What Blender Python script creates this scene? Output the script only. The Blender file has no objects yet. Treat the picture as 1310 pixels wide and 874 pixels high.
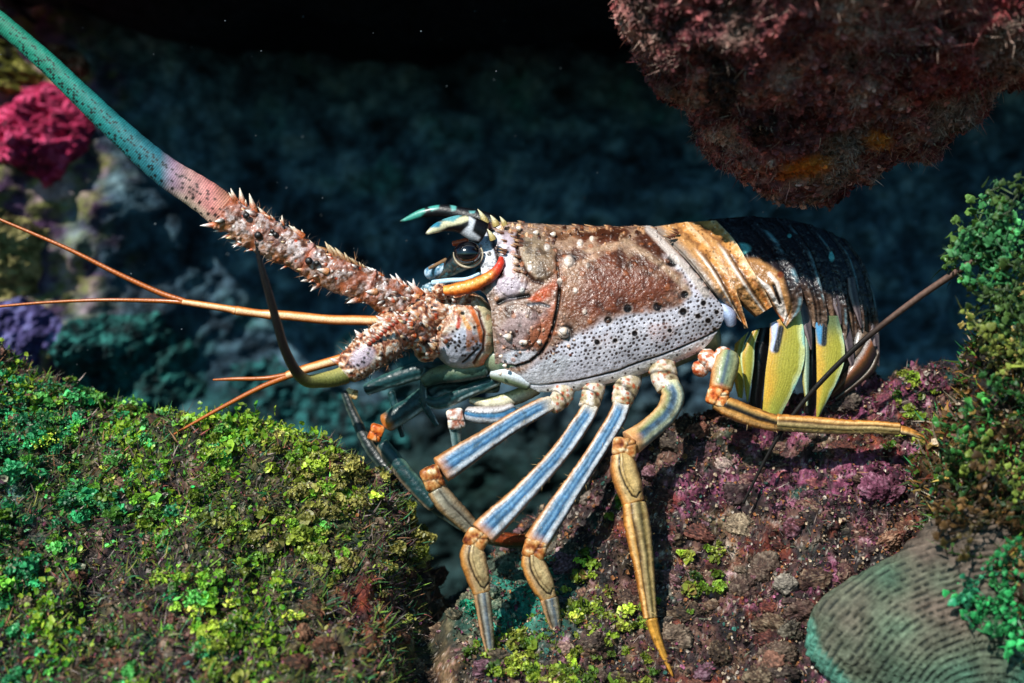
import bpy, math
import numpy as np
rng = np.random.default_rng(7)
PI = math.pi
# ------------------------------------------------------------------ frame of the picture
S = 0.0004                    # metres for one photograph pixel at the animal's distance
D = 1310 * S * 35 / 36        # camera to the middle plane of the animal
ZC = 0.32                     # height of the camera above the lowest seabed
FX, FY = 655.0, 437.0
def P(px, py, d=0.0):
    px, py, d = np.broadcast_arrays(np.asarray(px, float), np.asarray(py, float), np.asarray(d, float))
    k = (D - d * S) / D
    return np.stack([(px - FX) * S * k, -d * S, ZC - (py - FY) * S * k], -1)
def unP(v):
    d = -v[..., 1] / S
    k = (D - d * S) / D
    return FX + v[..., 0] / (S * k), FY - (v[..., 2] - ZC) / (S * k), d

scene = bpy.context.scene
cam = bpy.data.cameras.new('camera'); camo = bpy.data.objects.new('camera', cam)
scene.collection.objects.link(camo); scene.camera = camo
camo.location = (0, -D, ZC); camo.rotation_euler = (PI / 2, 0, 0)
cam.lens = 35; cam.sensor_width = 36; cam.clip_start = 0.01; cam.clip_end = 60
cam.dof.use_dof = True; cam.dof.focus_distance = D - 70 * S; cam.dof.aperture_fstop = 4.5

# light: one sun from the upper left front, dim blue water light from the sky
Ldir = np.array([-0.40, -0.675, 0.62]); Ldir /= np.linalg.norm(Ldir)
elev = math.asin(Ldir[2]); azim = math.atan2(Ldir[0], Ldir[1])
sun = bpy.data.lights.new('sun', 'SUN'); suno = bpy.data.objects.new('sun', sun)
scene.collection.objects.link(suno)
sun.energy = 5.0; sun.angle = math.radians(0.6); sun.color = (1.0, 0.965, 0.90)
from mathutils import Vector
suno.rotation_euler = Vector(tuple(-Ldir)).to_track_quat('-Z', 'Y').to_euler()
suno.location = (-0.6, -1.0, 1.4)
w = bpy.data.worlds.new('World'); scene.world = w; w.use_nodes = True
nt = w.node_tree; bg = nt.nodes['Background']
sky = nt.nodes.new('ShaderNodeTexSky'); sky.sky_type = 'NISHITA'; sky.sun_disc = False
sky.sun_elevation = elev; sky.sun_rotation = azim
mul = nt.nodes.new('ShaderNodeMix'); mul.data_type = 'RGBA'; mul.blend_type = 'MULTIPLY'; mul.inputs[0].default_value = 1
mul.inputs[7].default_value = (0.36, 0.80, 1.0, 1)         # sea water takes the red out of the daylight
nt.links.new(sky.outputs[0], mul.inputs[6]); nt.links.new(mul.outputs[2], bg.inputs[0])
bg.inputs[1].default_value = 0.085
scene.view_settings.view_transform = 'Standard'; scene.view_settings.look = 'None'
scene.view_settings.exposure = 0.2; scene.view_settings.gamma = 1.0
scene.cycles.use_denoising = True
scene.cycles.max_bounces = 5

# ------------------------------------------------------------------ noise and colour
def _h(ix, iy, iz, seed):
    n = (ix * 374761393 + iy * 668265263 + iz * 2147483647 + seed * 974634777) & 0xFFFFFFFF
    n = ((n ^ (n >> 13)) * 1274126177) & 0xFFFFFFFF
    n = ((n ^ (n >> 16)) * 2246822519) & 0xFFFFFFFF
    return ((n ^ (n >> 15)) & 0xFFFFFF) / float(0xFFFFFF)
def noise(p, seed=0):
    p = np.asarray(p, float); i = np.floor(p).astype(np.int64); f = p - i; f = f * f * (3 - 2 * f)
    x, y, z = i[..., 0], i[..., 1], i[..., 2]; u, v, t = f[..., 0], f[..., 1], f[..., 2]
    r = 0
    for a in (0, 1):
        for b in (0, 1):
            for c in (0, 1):
                r = r + _h(x + a, y + b, z + c, seed) * (u if a else 1 - u) * (v if b else 1 - v) * (t if c else 1 - t)
    return r * 2 - 1
def fbm(p, octv=4, seed=0, gain=0.5):
    r = 0; a = 1; s = 0
    for o in range(octv):
        r = r + a * noise(np.asarray(p) * 2.03 ** o + o * 17.3, seed + o); s += a; a *= gain
    return r / s
def cellular(p, seed=0):
    """distance to the nearest jittered cell point and that cell's random number"""
    i = np.floor(p).astype(np.int64); best = np.full(p.shape[:-1], 9.0); idn = np.zeros(p.shape[:-1])
    for a in (-1, 0, 1):
        for b in (-1, 0, 1):
            for c in (-1, 0, 1):
                q = i + np.array([a, b, c])
                o = np.stack([_h(q[..., 0], q[..., 1], q[..., 2], seed + k) for k in (1, 2, 3)], -1)
                dd = np.linalg.norm(q + 0.15 + 0.7 * o - p, axis=-1)
                m = dd < best; best = np.where(m, dd, best); idn = np.where(m, o[..., 0], idn)
    return best, idn
def H(h):
    c = np.array([int(h[i:i + 2], 16) / 255 for i in (0, 2, 4)])
    return np.where(c <= 0.04045, c / 12.92, ((c + 0.055) / 1.055) ** 2.4)
def sstep(a, b, x):
    t = np.clip((x - a) / (b - a), 0, 1); return t * t * (3 - 2 * t)
def lerpc(c, col, m):
    return c + (np.asarray(col) - c) * np.asarray(m)[..., None]
def ramp(x, stops):
    xs = [s[0] for s in stops]; cs = np.array([H(s[1]) for s in stops])
    return np.stack([np.interp(x, xs, cs[:, k]) for k in range(3)], -1)

class Paint:
    """colours and reliefs laid on the points of a surface, found by their place on it"""
    def __init__(s, x, y, c):
        s.x, s.y = x, y; s.c = np.broadcast_to(np.asarray(c, float), x.shape + (3,)).copy(); s.h = np.zeros(x.shape)
    def mix(s, col, m, h=0):
        s.c = lerpc(s.c, col, np.clip(m, 0, 1)); s.h = s.h + h * np.clip(m, 0, 1); return s
    def disc(s, cx, cy, r, col, soft=.35, h=0, sy=1, rot=0):
        dx, dy = s.x - cx, s.y - cy
        if rot: dx, dy = dx * math.cos(rot) + dy * math.sin(rot), -dx * math.sin(rot) + dy * math.cos(rot)
        q = np.sqrt(dx ** 2 + (dy / sy) ** 2) / r
        m = 1 - sstep(1 - soft, 1 + soft, q)
        s.c = lerpc(s.c, col if not isinstance(col, str) else H(col), m)
        if h: s.h = s.h + h * np.sqrt(np.clip(1 - q * q, 0, 1))
        return s
    def line(s, pts, wd, col, soft=.5, h=0, a=1):
        dd = seg_dist(s.x, s.y, pts); m = (1 - sstep(wd * (1 - soft), wd * (1 + soft), dd)) * a
        if col is not None: s.c = lerpc(s.c, H(col) if isinstance(col, str) else col, m)
        if h: s.h = s.h + h * np.exp(-(dd / wd) ** 2)
        return s
    def poly(s, pts, col, soft=3, h=0, a=1, wob=0, seed=0):
        sd = poly_sd(s.x, s.y, pts)
        if wob: sd = sd + wob * fbm(np.stack([s.x / 14, s.y / 14, s.x * 0], -1), 3, seed)
        m = sstep(-soft, soft, sd) * a
        s.c = lerpc(s.c, H(col) if isinstance(col, str) else col, m); s.h = s.h + h * m
        return s
def seg_dist(x, y, pts):
    best = np.full(x.shape, 1e9)
    for (ax, ay), (bx, by) in zip(pts[:-1], pts[1:]):
        dx, dy = bx - ax, by - ay; L = dx * dx + dy * dy + 1e-9
        t = np.clip(((x - ax) * dx + (y - ay) * dy) / L, 0, 1)
        best = np.minimum(best, np.hypot(x - ax - t * dx, y - ay - t * dy))
    return best
def poly_sd(x, y, pts):
    pts = list(pts) + [pts[0]]; inside = np.zeros(x.shape, bool)
    for (ax, ay), (bx, by) in zip(pts[:-1], pts[1:]):
        if ay == by: continue
        inside ^= ((ay > y) != (by > y)) & (x < (bx - ax) * (y - ay) / (by - ay) + ax)
    return seg_dist(x, y, pts) * np.where(inside, 1, -1)

# ------------------------------------------------------------------ mesh gathering
class Acc:
    def __init__(s): s.v = []; s.f = []; s.c = []; s.n = 0
    def add(s, v, f, c):
        v = np.asarray(v, float).reshape(-1, 3); f = np.asarray(f, np.int64)
        c = np.broadcast_to(np.asarray(c, float), v.shape) if np.asarray(c).ndim < 2 else np.asarray(c).reshape(-1, 3)
        s.v.append(v); s.c.append(c); s.f.append(f + s.n); s.n += len(v); return s
    def build(s, name, mat, parent=None, smooth=True, origin=None):
        v = np.concatenate(s.v).astype(np.float32); c = np.concatenate(s.c)
        if origin is None: origin = (np.array([v[:, 0].mean(), v[:, 1].mean(), v[:, 2].min()]) if parent is None else v.mean(0))
        origin = np.asarray(origin, float)
        me = bpy.data.meshes.new(name)
        loops = np.concatenate([f.reshape(-1) for f in s.f]); tot = np.concatenate([np.full(len(f), f.shape[1]) for f in s.f])
        me.vertices.add(len(v)); me.vertices.foreach_set('co', (v - origin).astype(np.float32).ravel())
        me.loops.add(len(loops)); me.loops.foreach_set('vertex_index', loops.astype(np.int32))
        me.polygons.add(len(tot)); me.polygons.foreach_set('loop_start', (np.cumsum(tot) - tot).astype(np.int32))
        me.polygons.foreach_set('loop_total', tot.astype(np.int32))
        me.update(calc_edges=True); me.validate()
        me.polygons.foreach_set('use_smooth', np.full(len(me.polygons), smooth))
        at = me.color_attributes.new('Col', 'FLOAT_COLOR', 'POINT')
        at.data.foreach_set('color', np.concatenate([np.clip(c, 0, 1), np.ones((len(c), 1))], 1).astype(np.float32).ravel())
        me.materials.append(mat)
        o = bpy.data.objects.new(name, me); scene.collection.objects.link(o)
        o.location = Vector(tuple(origin))
        if parent is not None:
            pw = world_loc(parent); o.parent = parent; o.location = Vector(tuple(origin)) - pw
        return o
def world_loc(o):
    r = Vector(o.location); p = o.parent
    while p is not None: r = r + Vector(p.location); p = p.parent
    return r
def gridf(n, m, wrap=False):
    """quads of an n x m grid of points (row major); wrap joins the last column to the first"""
    i = np.arange(n - 1)[:, None]; j = np.arange(m if wrap else m - 1)[None, :]
    j2 = (j + 1) % m; a = i * m + j; b = i * m + j2
    return np.stack([a, b, b + m, a + m], -1).reshape(-1, 4)
def empty(name, loc, label, cat, group=None):
    o = bpy.data.objects.new(name, None); scene.collection.objects.link(o); o.location = Vector(tuple(loc))
    o.empty_display_size = 0.01; o['label'] = label; o['category'] = cat
    if group: o['group'] = group
    return o
def tag(o, label=None, cat=None, kind=None, group=None):
    if label: o['label'] = label
    if cat: o['category'] = cat
    if kind: o['kind'] = kind
    if group: o['group'] = group
    return o

def spline(pts, n):
    pts = np.asarray(pts, float)
    if len(pts) == 2: return pts[0] + (pts[1] - pts[0]) * np.linspace(0, 1, n)[:, None]
    L = np.concatenate([[0], np.cumsum(np.linalg.norm(np.diff(pts[:, :2], axis=0), axis=1) + 1e-6)])
    t = np.linspace(0, L[-1], n); i = np.clip(np.searchsorted(L, t, side='right') - 1, 0, len(pts) - 2)
    m = np.zeros_like(pts); m[1:-1] = (pts[2:] - pts[:-2]) / (L[2:] - L[:-2])[:, None]
    m[0] = (pts[1] - pts[0]) / (L[1] - L[0]); m[-1] = (pts[-1] - pts[-2]) / (L[-1] - L[-2])
    h = (L[i + 1] - L[i])[:, None]; s = ((t - L[i])[:, None]) / h
    return ((2 * s ** 3 - 3 * s ** 2 + 1) * pts[i] + (s ** 3 - 2 * s ** 2 + s) * h * m[i] + (-2 * s ** 3 + 3 * s ** 2) * pts[i + 1] + (s ** 3 - s ** 2) * h * m[i + 1])

def tube(acc, pts, paint, n=None, m=28, dr=0.85, cap=0.5, section=None, relief=1.0):
    """a limb: pts are (px, py, d, r); paint(t, q, face, px, py) gives colour and relief in px"""
    pts = np.asarray(pts, float)
    Ln = np.sum(np.linalg.norm(np.diff(pts[:, :3], axis=0), axis=1))
    if n is None: n = int(max(10, min(260, Ln * 1.1)))
    c = spline(pts, n); t = np.linspace(0, 1, n)
    r = np.maximum(c[:, 3], 0.3)
    if cap:                                     # round the two ends off
        e = np.minimum(t, 1 - t) * Ln / (r * cap + 1e-6)
        r = r * np.sqrt(np.clip(1 - (1 - np.clip(e, 0, 1)) ** 2, 0.0016, 1))
    tx = np.gradient(c[:, 0]); ty = np.gradient(c[:, 1]); td = np.gradient(c[:, 2])
    T = np.stack([tx, ty, td], -1); T /= np.linalg.norm(T, axis=1)[:, None]
    V = np.array([0, 0, 1.0]); N = np.cross(V, T); N /= np.maximum(np.linalg.norm(N, axis=1), 1e-6)[:, None]
    B = np.cross(T, N)
    ph = np.arange(m) / m * 2 * PI
    q = np.cos(ph)[None, :] * np.ones((n, 1)); fc = np.sin(ph)[None, :] * np.ones((n, 1))
    sgn = np.sign(B[:, 2:3] + 1e-9)
    tt = t[:, None] * np.ones((1, m))
    base = c[:, None, :3] + (N[:, None, :] * q[..., None] + B[:, None, :] * (sgn * fc)[..., None] * dr) * r[:, None, None]
    up = -1.0 if (N[:, 1] + .5 * N[:, 0]).mean() < 0 else 1.0      # paint's q runs from the upper or left edge (-1) to the lower or right one
    res = paint(tt, q * up, fc, base[..., 0], base[..., 1])
    col, rel = res if isinstance(res, tuple) else (res, 0)
    rr = 1 + (rel * relief) / np.maximum(r[:, None], 1)
    if section is not None: rr = rr * section(q, fc)
    pos = c[:, None, :3] + (N[:, None, :] * q[..., None] + B[:, None, :] * (sgn * fc)[..., None] * dr) * (r[:, None] * rr)[..., None]
    acc.add(P(pos[..., 0], pos[..., 1], pos[..., 2]), gridf(n, m, True), np.broadcast_to(col, pos.shape).reshape(-1, 3))
    return c
def cone(acc, b, dirv, ln, r, c0, c1, curve=0.0, seg=7, rings=6):
    """a spine in px space: b=(px,py,d) base, dirv direction"""
    b = np.asarray(b, float); dv = np.asarray(dirv, float); dv = dv / (np.linalg.norm(dv) + 1e-9)
    u = np.cross(dv, [0.3, 0.2, 1.0]); u /= np.linalg.norm(u) + 1e-9; v = np.cross(dv, u)
    t = np.linspace(-0.25, 1, rings); rad = r * np.clip(1 - np.clip(t, 0, 1), 0.03, 1) ** 0.8
    cen = b + dv * (t * ln)[:, None] + np.array([-1, 0, 0]) * (curve * ln * np.clip(t, 0, 1) ** 2)[:, None]
    ph = np.arange(seg) / seg * 2 * PI
    pos = cen[:, None] + (u * np.cos(ph)[None, :, None] + v * np.sin(ph)[None, :, None]) * rad[:, None, None]
    col = lerpc(np.broadcast_to(c0, (rings, seg, 3)), c1, (sstep(0.1, .8, t)[:, None] * np.ones((1, seg))))
    acc.add(P(pos[..., 0], pos[..., 1], pos[..., 2]), gridf(rings, seg, True), col)
def ball(acc, c, r, paint, n=40, m=40, sq=(1, 1, 1), rot=0.0):
    th = np.linspace(0.001, PI - 0.001, n)[:, None]; ph = (np.arange(m) / m * 2 * PI)[None]
    x = np.sin(th) * np.cos(ph); y = np.cos(th) + 0 * ph; z = np.sin(th) * np.sin(ph)
    X, Y, Z = x * sq[0], y * sq[1], z * sq[2]
    X, Y = X * math.cos(rot) - Y * math.sin(rot), X * math.sin(rot) + Y * math.cos(rot)
    px, py = c[0] + X * r, c[1] + Y * r
    res = paint(px, py, x, y, z) if callable(paint) else (paint, 0)
    col, rel = res if isinstance(res, tuple) else (res, 0)
    k = 1 + rel / r
    pos = P(c[0] + X * r * k, c[1] + Y * r * k, c[2] + Z * r * k)
    acc.add(pos, gridf(n, m, True), np.broadcast_to(col, pos.shape).reshape(-1, 3))

# ------------------------------------------------------------------ materials
def mat_painted(name, rough=0.5, bump=0.3, bscale=900, var=0.25, vscale=1500, spec=0.5, coat=0.0, sss=0.0, rough_var=0.15, trans=0.0):
    m = bpy.data.materials.new(name); m.use_nodes = True; t = m.node_tree; b = t.nodes['Principled BSDF']
    at = t.nodes.new('ShaderNodeAttribute'); at.attribute_name = 'Col'
    geo = t.nodes.new('ShaderNodeNewGeometry')
    nz = t.nodes.new('ShaderNodeTexNoise'); nz.inputs['Scale'].default_value = vscale; nz.inputs['Detail'].default_value = 3
    t.links.new(geo.outputs['Position'], nz.inputs['Vector'])
    mr = t.nodes.new('ShaderNodeMapRange'); mr.inputs[1].default_value = 0.3; mr.inputs[2].default_value = 0.7
    mr.inputs[3].default_value = 1 - var; mr.inputs[4].default_value = 1 + var
    t.links.new(nz.outputs['Fac'], mr.inputs[0])
    vm = t.nodes.new('ShaderNodeVectorMath'); vm.operation = 'SCALE'
    t.links.new(at.outputs['Color'], vm.inputs[0]); t.links.new(mr.outputs[0], vm.inputs['Scale'])
    t.links.new(vm.outputs[0], b.inputs['Base Color'])
    n2 = t.nodes.new('ShaderNodeTexNoise'); n2.inputs['Scale'].default_value = bscale; n2.inputs['Detail'].default_value = 4
    n2.inputs['Roughness'].default_value = 0.65
    t.links.new(geo.outputs['Position'], n2.inputs['Vector'])
    bp = t.nodes.new('ShaderNodeBump'); bp.inputs['Strength'].default_value = bump; bp.inputs['Distance'].default_value = 0.6 / bscale
    t.links.new(n2.outputs['Fac'], bp.inputs['Height']); t.links.new(bp.outputs[0], b.inputs['Normal'])
    r2 = t.nodes.new('ShaderNodeMapRange'); r2.inputs[1].default_value = 0.3; r2.inputs[2].default_value = 0.7
    r2.inputs[3].default_value = max(0.05, rough - rough_var); r2.inputs[4].default_value = min(1, rough + rough_var)
    t.links.new(n2.outputs['Fac'], r2.inputs[0]); t.links.new(r2.outputs[0], b.inputs['Roughness'])
    b.inputs['Specular IOR Level'].default_value = spec
    b.inputs['Coat Weight'].default_value = coat; b.inputs['Coat Roughness'].default_value = 0.15
    if trans:
        tr = t.nodes.new('ShaderNodeBsdfTranslucent'); mx = t.nodes.new('ShaderNodeMixShader'); mx.inputs[0].default_value = trans
        t.links.new(vm.outputs[0], tr.inputs[0]); t.links.new(b.outputs[0], mx.inputs[1]); t.links.new(tr.outputs[0], mx.inputs[2])
        t.links.new(mx.outputs[0], t.nodes['Material Output'].inputs[0])
    return m
M_shell = mat_painted('lobster_shell', 0.34, 0.5, 1300, 0.25, 1800, 0.5, coat=0.12)
M_flag = mat_painted('flagellum_shell', 0.6, 0.5, 1500, 0.3, 1500, 0.3)
M_leg = mat_painted('leg_shell', 0.38, 0.35, 1100, 0.22, 1300, 0.4, coat=0.12)
M_spiny = mat_painted('spiny_shell', 0.38, 0.6, 1200, 0.35, 1400, 0.5, coat=0.15)
M_eye = mat_painted('eye_gloss', 0.12, 0.0, 500, 0.0, 500, 0.6, coat=1.0, rough_var=0.03)
M_rock = mat_painted('reef_crust', 0.75, 0.9, 420, 0.45, 700, 0.35)
M_alga = mat_painted('algae_blade', 0.45, 0.2, 900, 0.2, 900, 0.5, trans=0.25)
M_turf = mat_painted('turf_thread', 0.7, 0.0, 900, 0.25, 600, 0.3)
M_wall = mat_painted('cave_wall_rock', 0.85, 0.9, 160, 0.5, 120, 0.2)
M_sponge = mat_painted('sponge_skin', 0.8, 0.8, 350, 0.3, 500, 0.3)

# ================================================================== THE SETTING
# -------- seabed: one sheet through measured heights
ctrl = [(-100,900,250),(150,900,262),(350,900,250),(500,900,225),
 (-100,650,120),(100,690,120),(300,700,120),(440,720,115),(515,770,120),
 (-120,425,-90),(0,452,-60),(100,500,-30),(200,552,-10),(300,540,0),(400,572,0),(505,640,20),
 (-100,640,-250),(100,700,-220),(300,740,-200),(450,790,-180),
 (600,880,140),(626,846,126),(712,812,96),(862,868,128),(780,880,140),
 (600,780,40),(680,740,10),(750,705,20),(860,700,60),(950,700,62),(1080,700,62),(1200,690,50),(1320,640,60),
 (620,720,-80),(700,660,-60),(770,600,-40),(870,556,-20),(960,565,-6),(1060,525,-20),(1150,495,-30),(1250,476,-30),(1360,460,-30),
 (650,800,-220),(850,760,-220),(1050,740,-220),(1300,690,-220),
 (0,760,-600),(650,800,-600),(1300,760,-600),(1000,890,170),(1150,905,200),(1330,905,220),
 (-200,1250,520),(300,1250,520),(700,1250,520),(1300,1250,520)]
cp = P([c[0] for c in ctrl], [c[1] for c in ctrl], [c[2] for c in ctrl])
def tps_fit(xy, z, lam=1e-4):
    n = len(xy); r = np.linalg.norm(xy[:, None] - xy[None], axis=-1)
    K = np.where(r > 0, r ** 2 * np.log(r + 1e-12), 0) + lam * np.eye(n) * 0.01
    Q = np.concatenate([np.ones((n, 1)), xy], 1)
    A = np.block([[K, Q], [Q.T, np.zeros((3, 3))]])
    return np.linalg.solve(A, np.concatenate([z, np.zeros(3)]))
XY = cp[:, :2] * 10; TP = tps_fit(XY, cp[:, 2])
def base_height(x, y):
    sh = x.shape; q = np.stack([x.ravel(), y.ravel()], -1) * 10; out = np.zeros(len(q))
    for s in range(0, len(q), 60000):
        r2 = ((q[s:s + 60000, None] - XY[None]) ** 2).sum(-1)
        out[s:s + 60000] = (0.5 * r2 * np.log(r2 + 1e-18)) @ TP[:-3] + TP[-3] + q[s:s + 60000] @ TP[-2:]
    return out.reshape(sh)
def seabed_height(x, y, fine=True):
    z = base_height(x, y)
    px, py, d = unP(np.stack([x, y, z], -1))
    cx = 0.0 + (556 - FX) * S + 0.004 * np.sin(y * 60)
    cre = np.exp(-((x - cx + .006 * fbm(np.stack([x * 0, y, y], -1) * 40, 3, 4)) / (32 * S)) ** 2) * sstep(-150, -20, d)
    z = z - cre * 0.036
    p = np.stack([x, y, z], -1)
    z = z + (0.013 * fbm(p * 28, 3, 5) - 0.010 * sstep(.12, .45, fbm(p * 42, 3, 6)) + 0.006 * fbm(p * 75, 3, 8)) * (1 - cre)
    z = z - .03 * np.exp(-((px - 1155) / 42) ** 2 - ((py - 645) / 22) ** 2)
    return np.maximum(z, 0.0)
nx, ny = 1000, 620
gx = np.concatenate([np.linspace(-0.9, -0.34, 40)[:-1], np.linspace(-0.34, 0.34, nx - 78), np.linspace(0.34, 0.9, 40)[1:]])
gy = np.concatenate([np.linspace(-0.45, -0.13, 50)[:-1], np.linspace(-0.13, 0.10, ny - 130), np.linspace(0.10, 0.50, 81)[1:]])
GX, GY = np.meshgrid(gx, gy)
GZ = seabed_height(GX, GY)
SP = np.stack([GX, GY, GZ], -1)
_dx = (base_height(GX + .004, GY) - base_height(GX - .004, GY)) / .008; _dy = (base_height(GX, GY + .004) - base_height(GX, GY - .004)) / .008
SLN = np.stack([-_dx, -_dy, np.ones_like(_dx)], -1); SLN /= np.linalg.norm(SLN, axis=-1, keepdims=True)
_px, _, _ = unP(SP); _rz = sstep(600, 700, _px)
_c1, _ = cellular(SP * 85, 3); _c9, _ = cellular(SP * 30 + .8 * fbm(SP * 60, 2, 14)[..., None], 13); _c2, _ = cellular(SP * 190 + .5 * fbm(SP * 200, 2, 15)[..., None], 16)
SP = SP + SLN * (_rz * .013 * (.5 - _c9) + .0042 * (.5 - _c1) + .0022 * (.5 - _c2) + .0036 * fbm(SP * 210, 5, 9, .6) + .005 * np.abs(fbm(SP * 90, 3, 31)))[..., None] * (SP[..., 2:] > .002)
spx, spy, spd = unP(SP)
def left_zone(px): return 1 - sstep(520, 575, px)
LZ = left_zone(spx)
n1 = fbm(SP * 45, 4, 21); n2 = fbm(SP * 130, 4, 22); n3 = fbm(SP * 380, 3, 23); n4 = fbm(SP * 22, 3, 24)
cl = ramp(n2 + .4 * n3, [(-.5, '0b0a0c'), (-.18, '241a1c'), (.05, '3f2a2a'), (.3, '664638'), (.5, '8f7a66'), (.7, 'b8a898')])
pink = sstep(.10, .42, n1 + .5 * n2 + .3 * n3 + .28 * np.exp(-((spx - 1080) / 110) ** 2 - ((spy - 590) / 50) ** 2) + .16 * np.exp(-((spx - 1030) / 70) ** 2 - ((spy - 740) / 45) ** 2)) * (1 - .75 * LZ)
ppk = 0
for (ax, ay, sx_, sy_, w_) in [(1090,520,95,24,1.),(985,555,60,22,.7),(1125,608,62,24,1.1),(985,612,110,16,.9),(1050,745,55,26,.8),(890,640,40,30,.35),(1180,500,60,14,.7)]:
    ppk = ppk + w_ * np.exp(-((spx - ax) / sx_) ** 2 - ((spy - ay + .25 * (spx - ax)) / sy_) ** 2)
pink = sstep(.16, .5, ppk * .85 + .55 * n1 + .5 * n2 + .25 * n3) * (1 - .8 * LZ)
olv = sstep(.0, .3, fbm(SP * 38, 3, 47)) * (1 - LZ); cl = lerpc(cl, ramp(n2 + .5 * n3, [(-.4, '120e08'), (0, '3a3018'), (.3, '665838'), (.6, '9a8c68')]), olv * .7)
pk = ramp(n3 + .5 * n2, [(-.5, '1c0b14'), (-.15, '4a1c32'), (.15, '7c3656'), (.4, '9a5a78'), (.7, 'b890a0')])
cl = cl * (1 - pink[..., None] * .85) + pk * pink[..., None] * .85
rust = sstep(.1, .4, fbm(SP * 60, 4, 44)) * np.exp(-((spx - 470) / 110) ** 2 - ((spy - 790) / 70) ** 2) + .7 * sstep(.2, .45, fbm(SP * 75, 3, 45)) * (spx > 700)
cl = lerpc(cl, ramp(n3, [(-.4, '3c150e'), (.1, '7c2e1a'), (.5, 'b05a34')]), np.clip(rust, 0, 1) * .8)
tealz = np.exp(-((spx - 660) / 60) ** 2 - ((spy - 770) / 50) ** 2)
cl = lerpc(cl, H('1f7a68'), np.clip(tealz * 1.2 + sstep(.3, .6, fbm(SP * 70, 3, 55)) * .25, 0, .85))
cl = lerpc(cl, H('5ab0b0'), np.exp(-((spx - 12) / 26) ** 2 - ((spy - 610 - .6 * spx) / 55) ** 2) * sstep(-.1, .2, n2) * .9)
cav = np.exp(-((spx - 1155) / 42) ** 2 - ((spy - 645) / 22) ** 2); cl = lerpc(cl, H('0c0a0a'), sstep(.3, .8, cav) * .8)  # shade inside the hollow painted as near-black
grn = LZ * sstep(-.25, .2, n4 + .5 * n1)
cl = lerpc(cl, ramp(n3, [(-.4, '101608'), (.1, '34441a'), (.5, '5a6a2a')]), grn * .7)
speck = sstep(.42, .6, fbm(SP * 650, 2, 61)); cl = lerpc(cl, H('c9bdb0'), speck * .5)
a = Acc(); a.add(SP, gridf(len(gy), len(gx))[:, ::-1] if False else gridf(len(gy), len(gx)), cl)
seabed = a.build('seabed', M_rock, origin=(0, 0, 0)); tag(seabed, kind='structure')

# nodules and broken coral bits that make the slope lumpy
def nodules(N, wgt, rmin, rmax, pal, seed, name, label):
    a_ = Acc(); e_ = np.random.default_rng(seed)
    e1 = SP[1:, :-1] - SP[:-1, :-1]; e2 = SP[:-1, 1:] - SP[:-1, :-1]; A_ = np.linalg.norm(np.cross(e2, e1), axis=-1); cs_ = np.cumsum((A_ * wgt[:-1, :-1]).ravel())
    ii = np.minimum(np.searchsorted(cs_, e_.uniform(0, cs_[-1], N)), len(cs_) - 1); cp0 = SP[:-1, :-1].reshape(-1, 3)[ii]; X_, Y_, D_ = unP(cp0); G_ = cl[:-1, :-1].reshape(-1, 3)[ii]
    for k in range(N):
        r = rmin + (rmax - rmin) * e_.uniform() ** 3; off = e_.uniform(0, 99)
        def pf(px, py, x, y, z, off=off, r=r, gcol=G_[k]):
            q3 = np.stack([x, y, z], -1); n1_ = fbm(q3 * 1.6 + off, 3, seed); n2_ = fbm(q3 * r / 1.6 + off, 4, seed + 3); c_, _ = cellular(q3 * r / 2.4 + off, seed)
            c2_ = ramp(n2_ + .5 * n1_ + .3 * (.45 - c_) + .12 * math.sin(off), pal[int(off) % len(pal)]); return c2_ * .55 + gcol * (.45 + .5 * n2_[..., None]), r * (.45 * n1_ + .2 * n2_ + .22 * (.5 - c_))
        g = int(np.clip(r * 2.4, 14, 60))
        ball(a_, (X_[k], Y_[k], D_[k] - r * .35), r, pf, g, int(g * 1.3), (e_.uniform(.8, 1.3), e_.uniform(.6, 1.0), e_.uniform(.7, 1.1)), e_.uniform(-.7, .5))
    o = a_.build(name, M_rock); tag(o, label, name.replace('_', ' '), kind='stuff'); return o
PALR = [[(-.5, '120c0e'), (-.1, '4a2a34'), (.2, '7c4a5e'), (.5, 'b08a98')], [(-.5, '0e0a08'), (-.1, '3a2a1c'), (.2, '6e553c'), (.5, 'b09c7e')], [(-.5, '100a0a'), (-.1, '3c1c18'), (.2, '74382a'), (.5, 'a8705a')], [(-.5, '0c0c0a'), (-.1, '2a2620'), (.2, '544a3c'), (.5, '8c8270')]]
visr = ((spx > 560) & (spx < 1330) & (spy > 500) & (spy < 950) & (spd > -60) & (spd < 300)).astype(float)
nodules(620, visr, 2.5, 22, PALR, 11, 'reef_nodules', 'pink and brown coral nodules crusted over the right slope')
visl = ((spx > -60) & (spx < 560) & (spy > 440) & (spy < 950) & (spd > -60) & (spd < 320)).astype(float)
nodules(260, visl, 3, 18, PALR[1:], 12, 'reef_nodules', 'dark brown coral nodules among the algae of the left mound')
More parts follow.
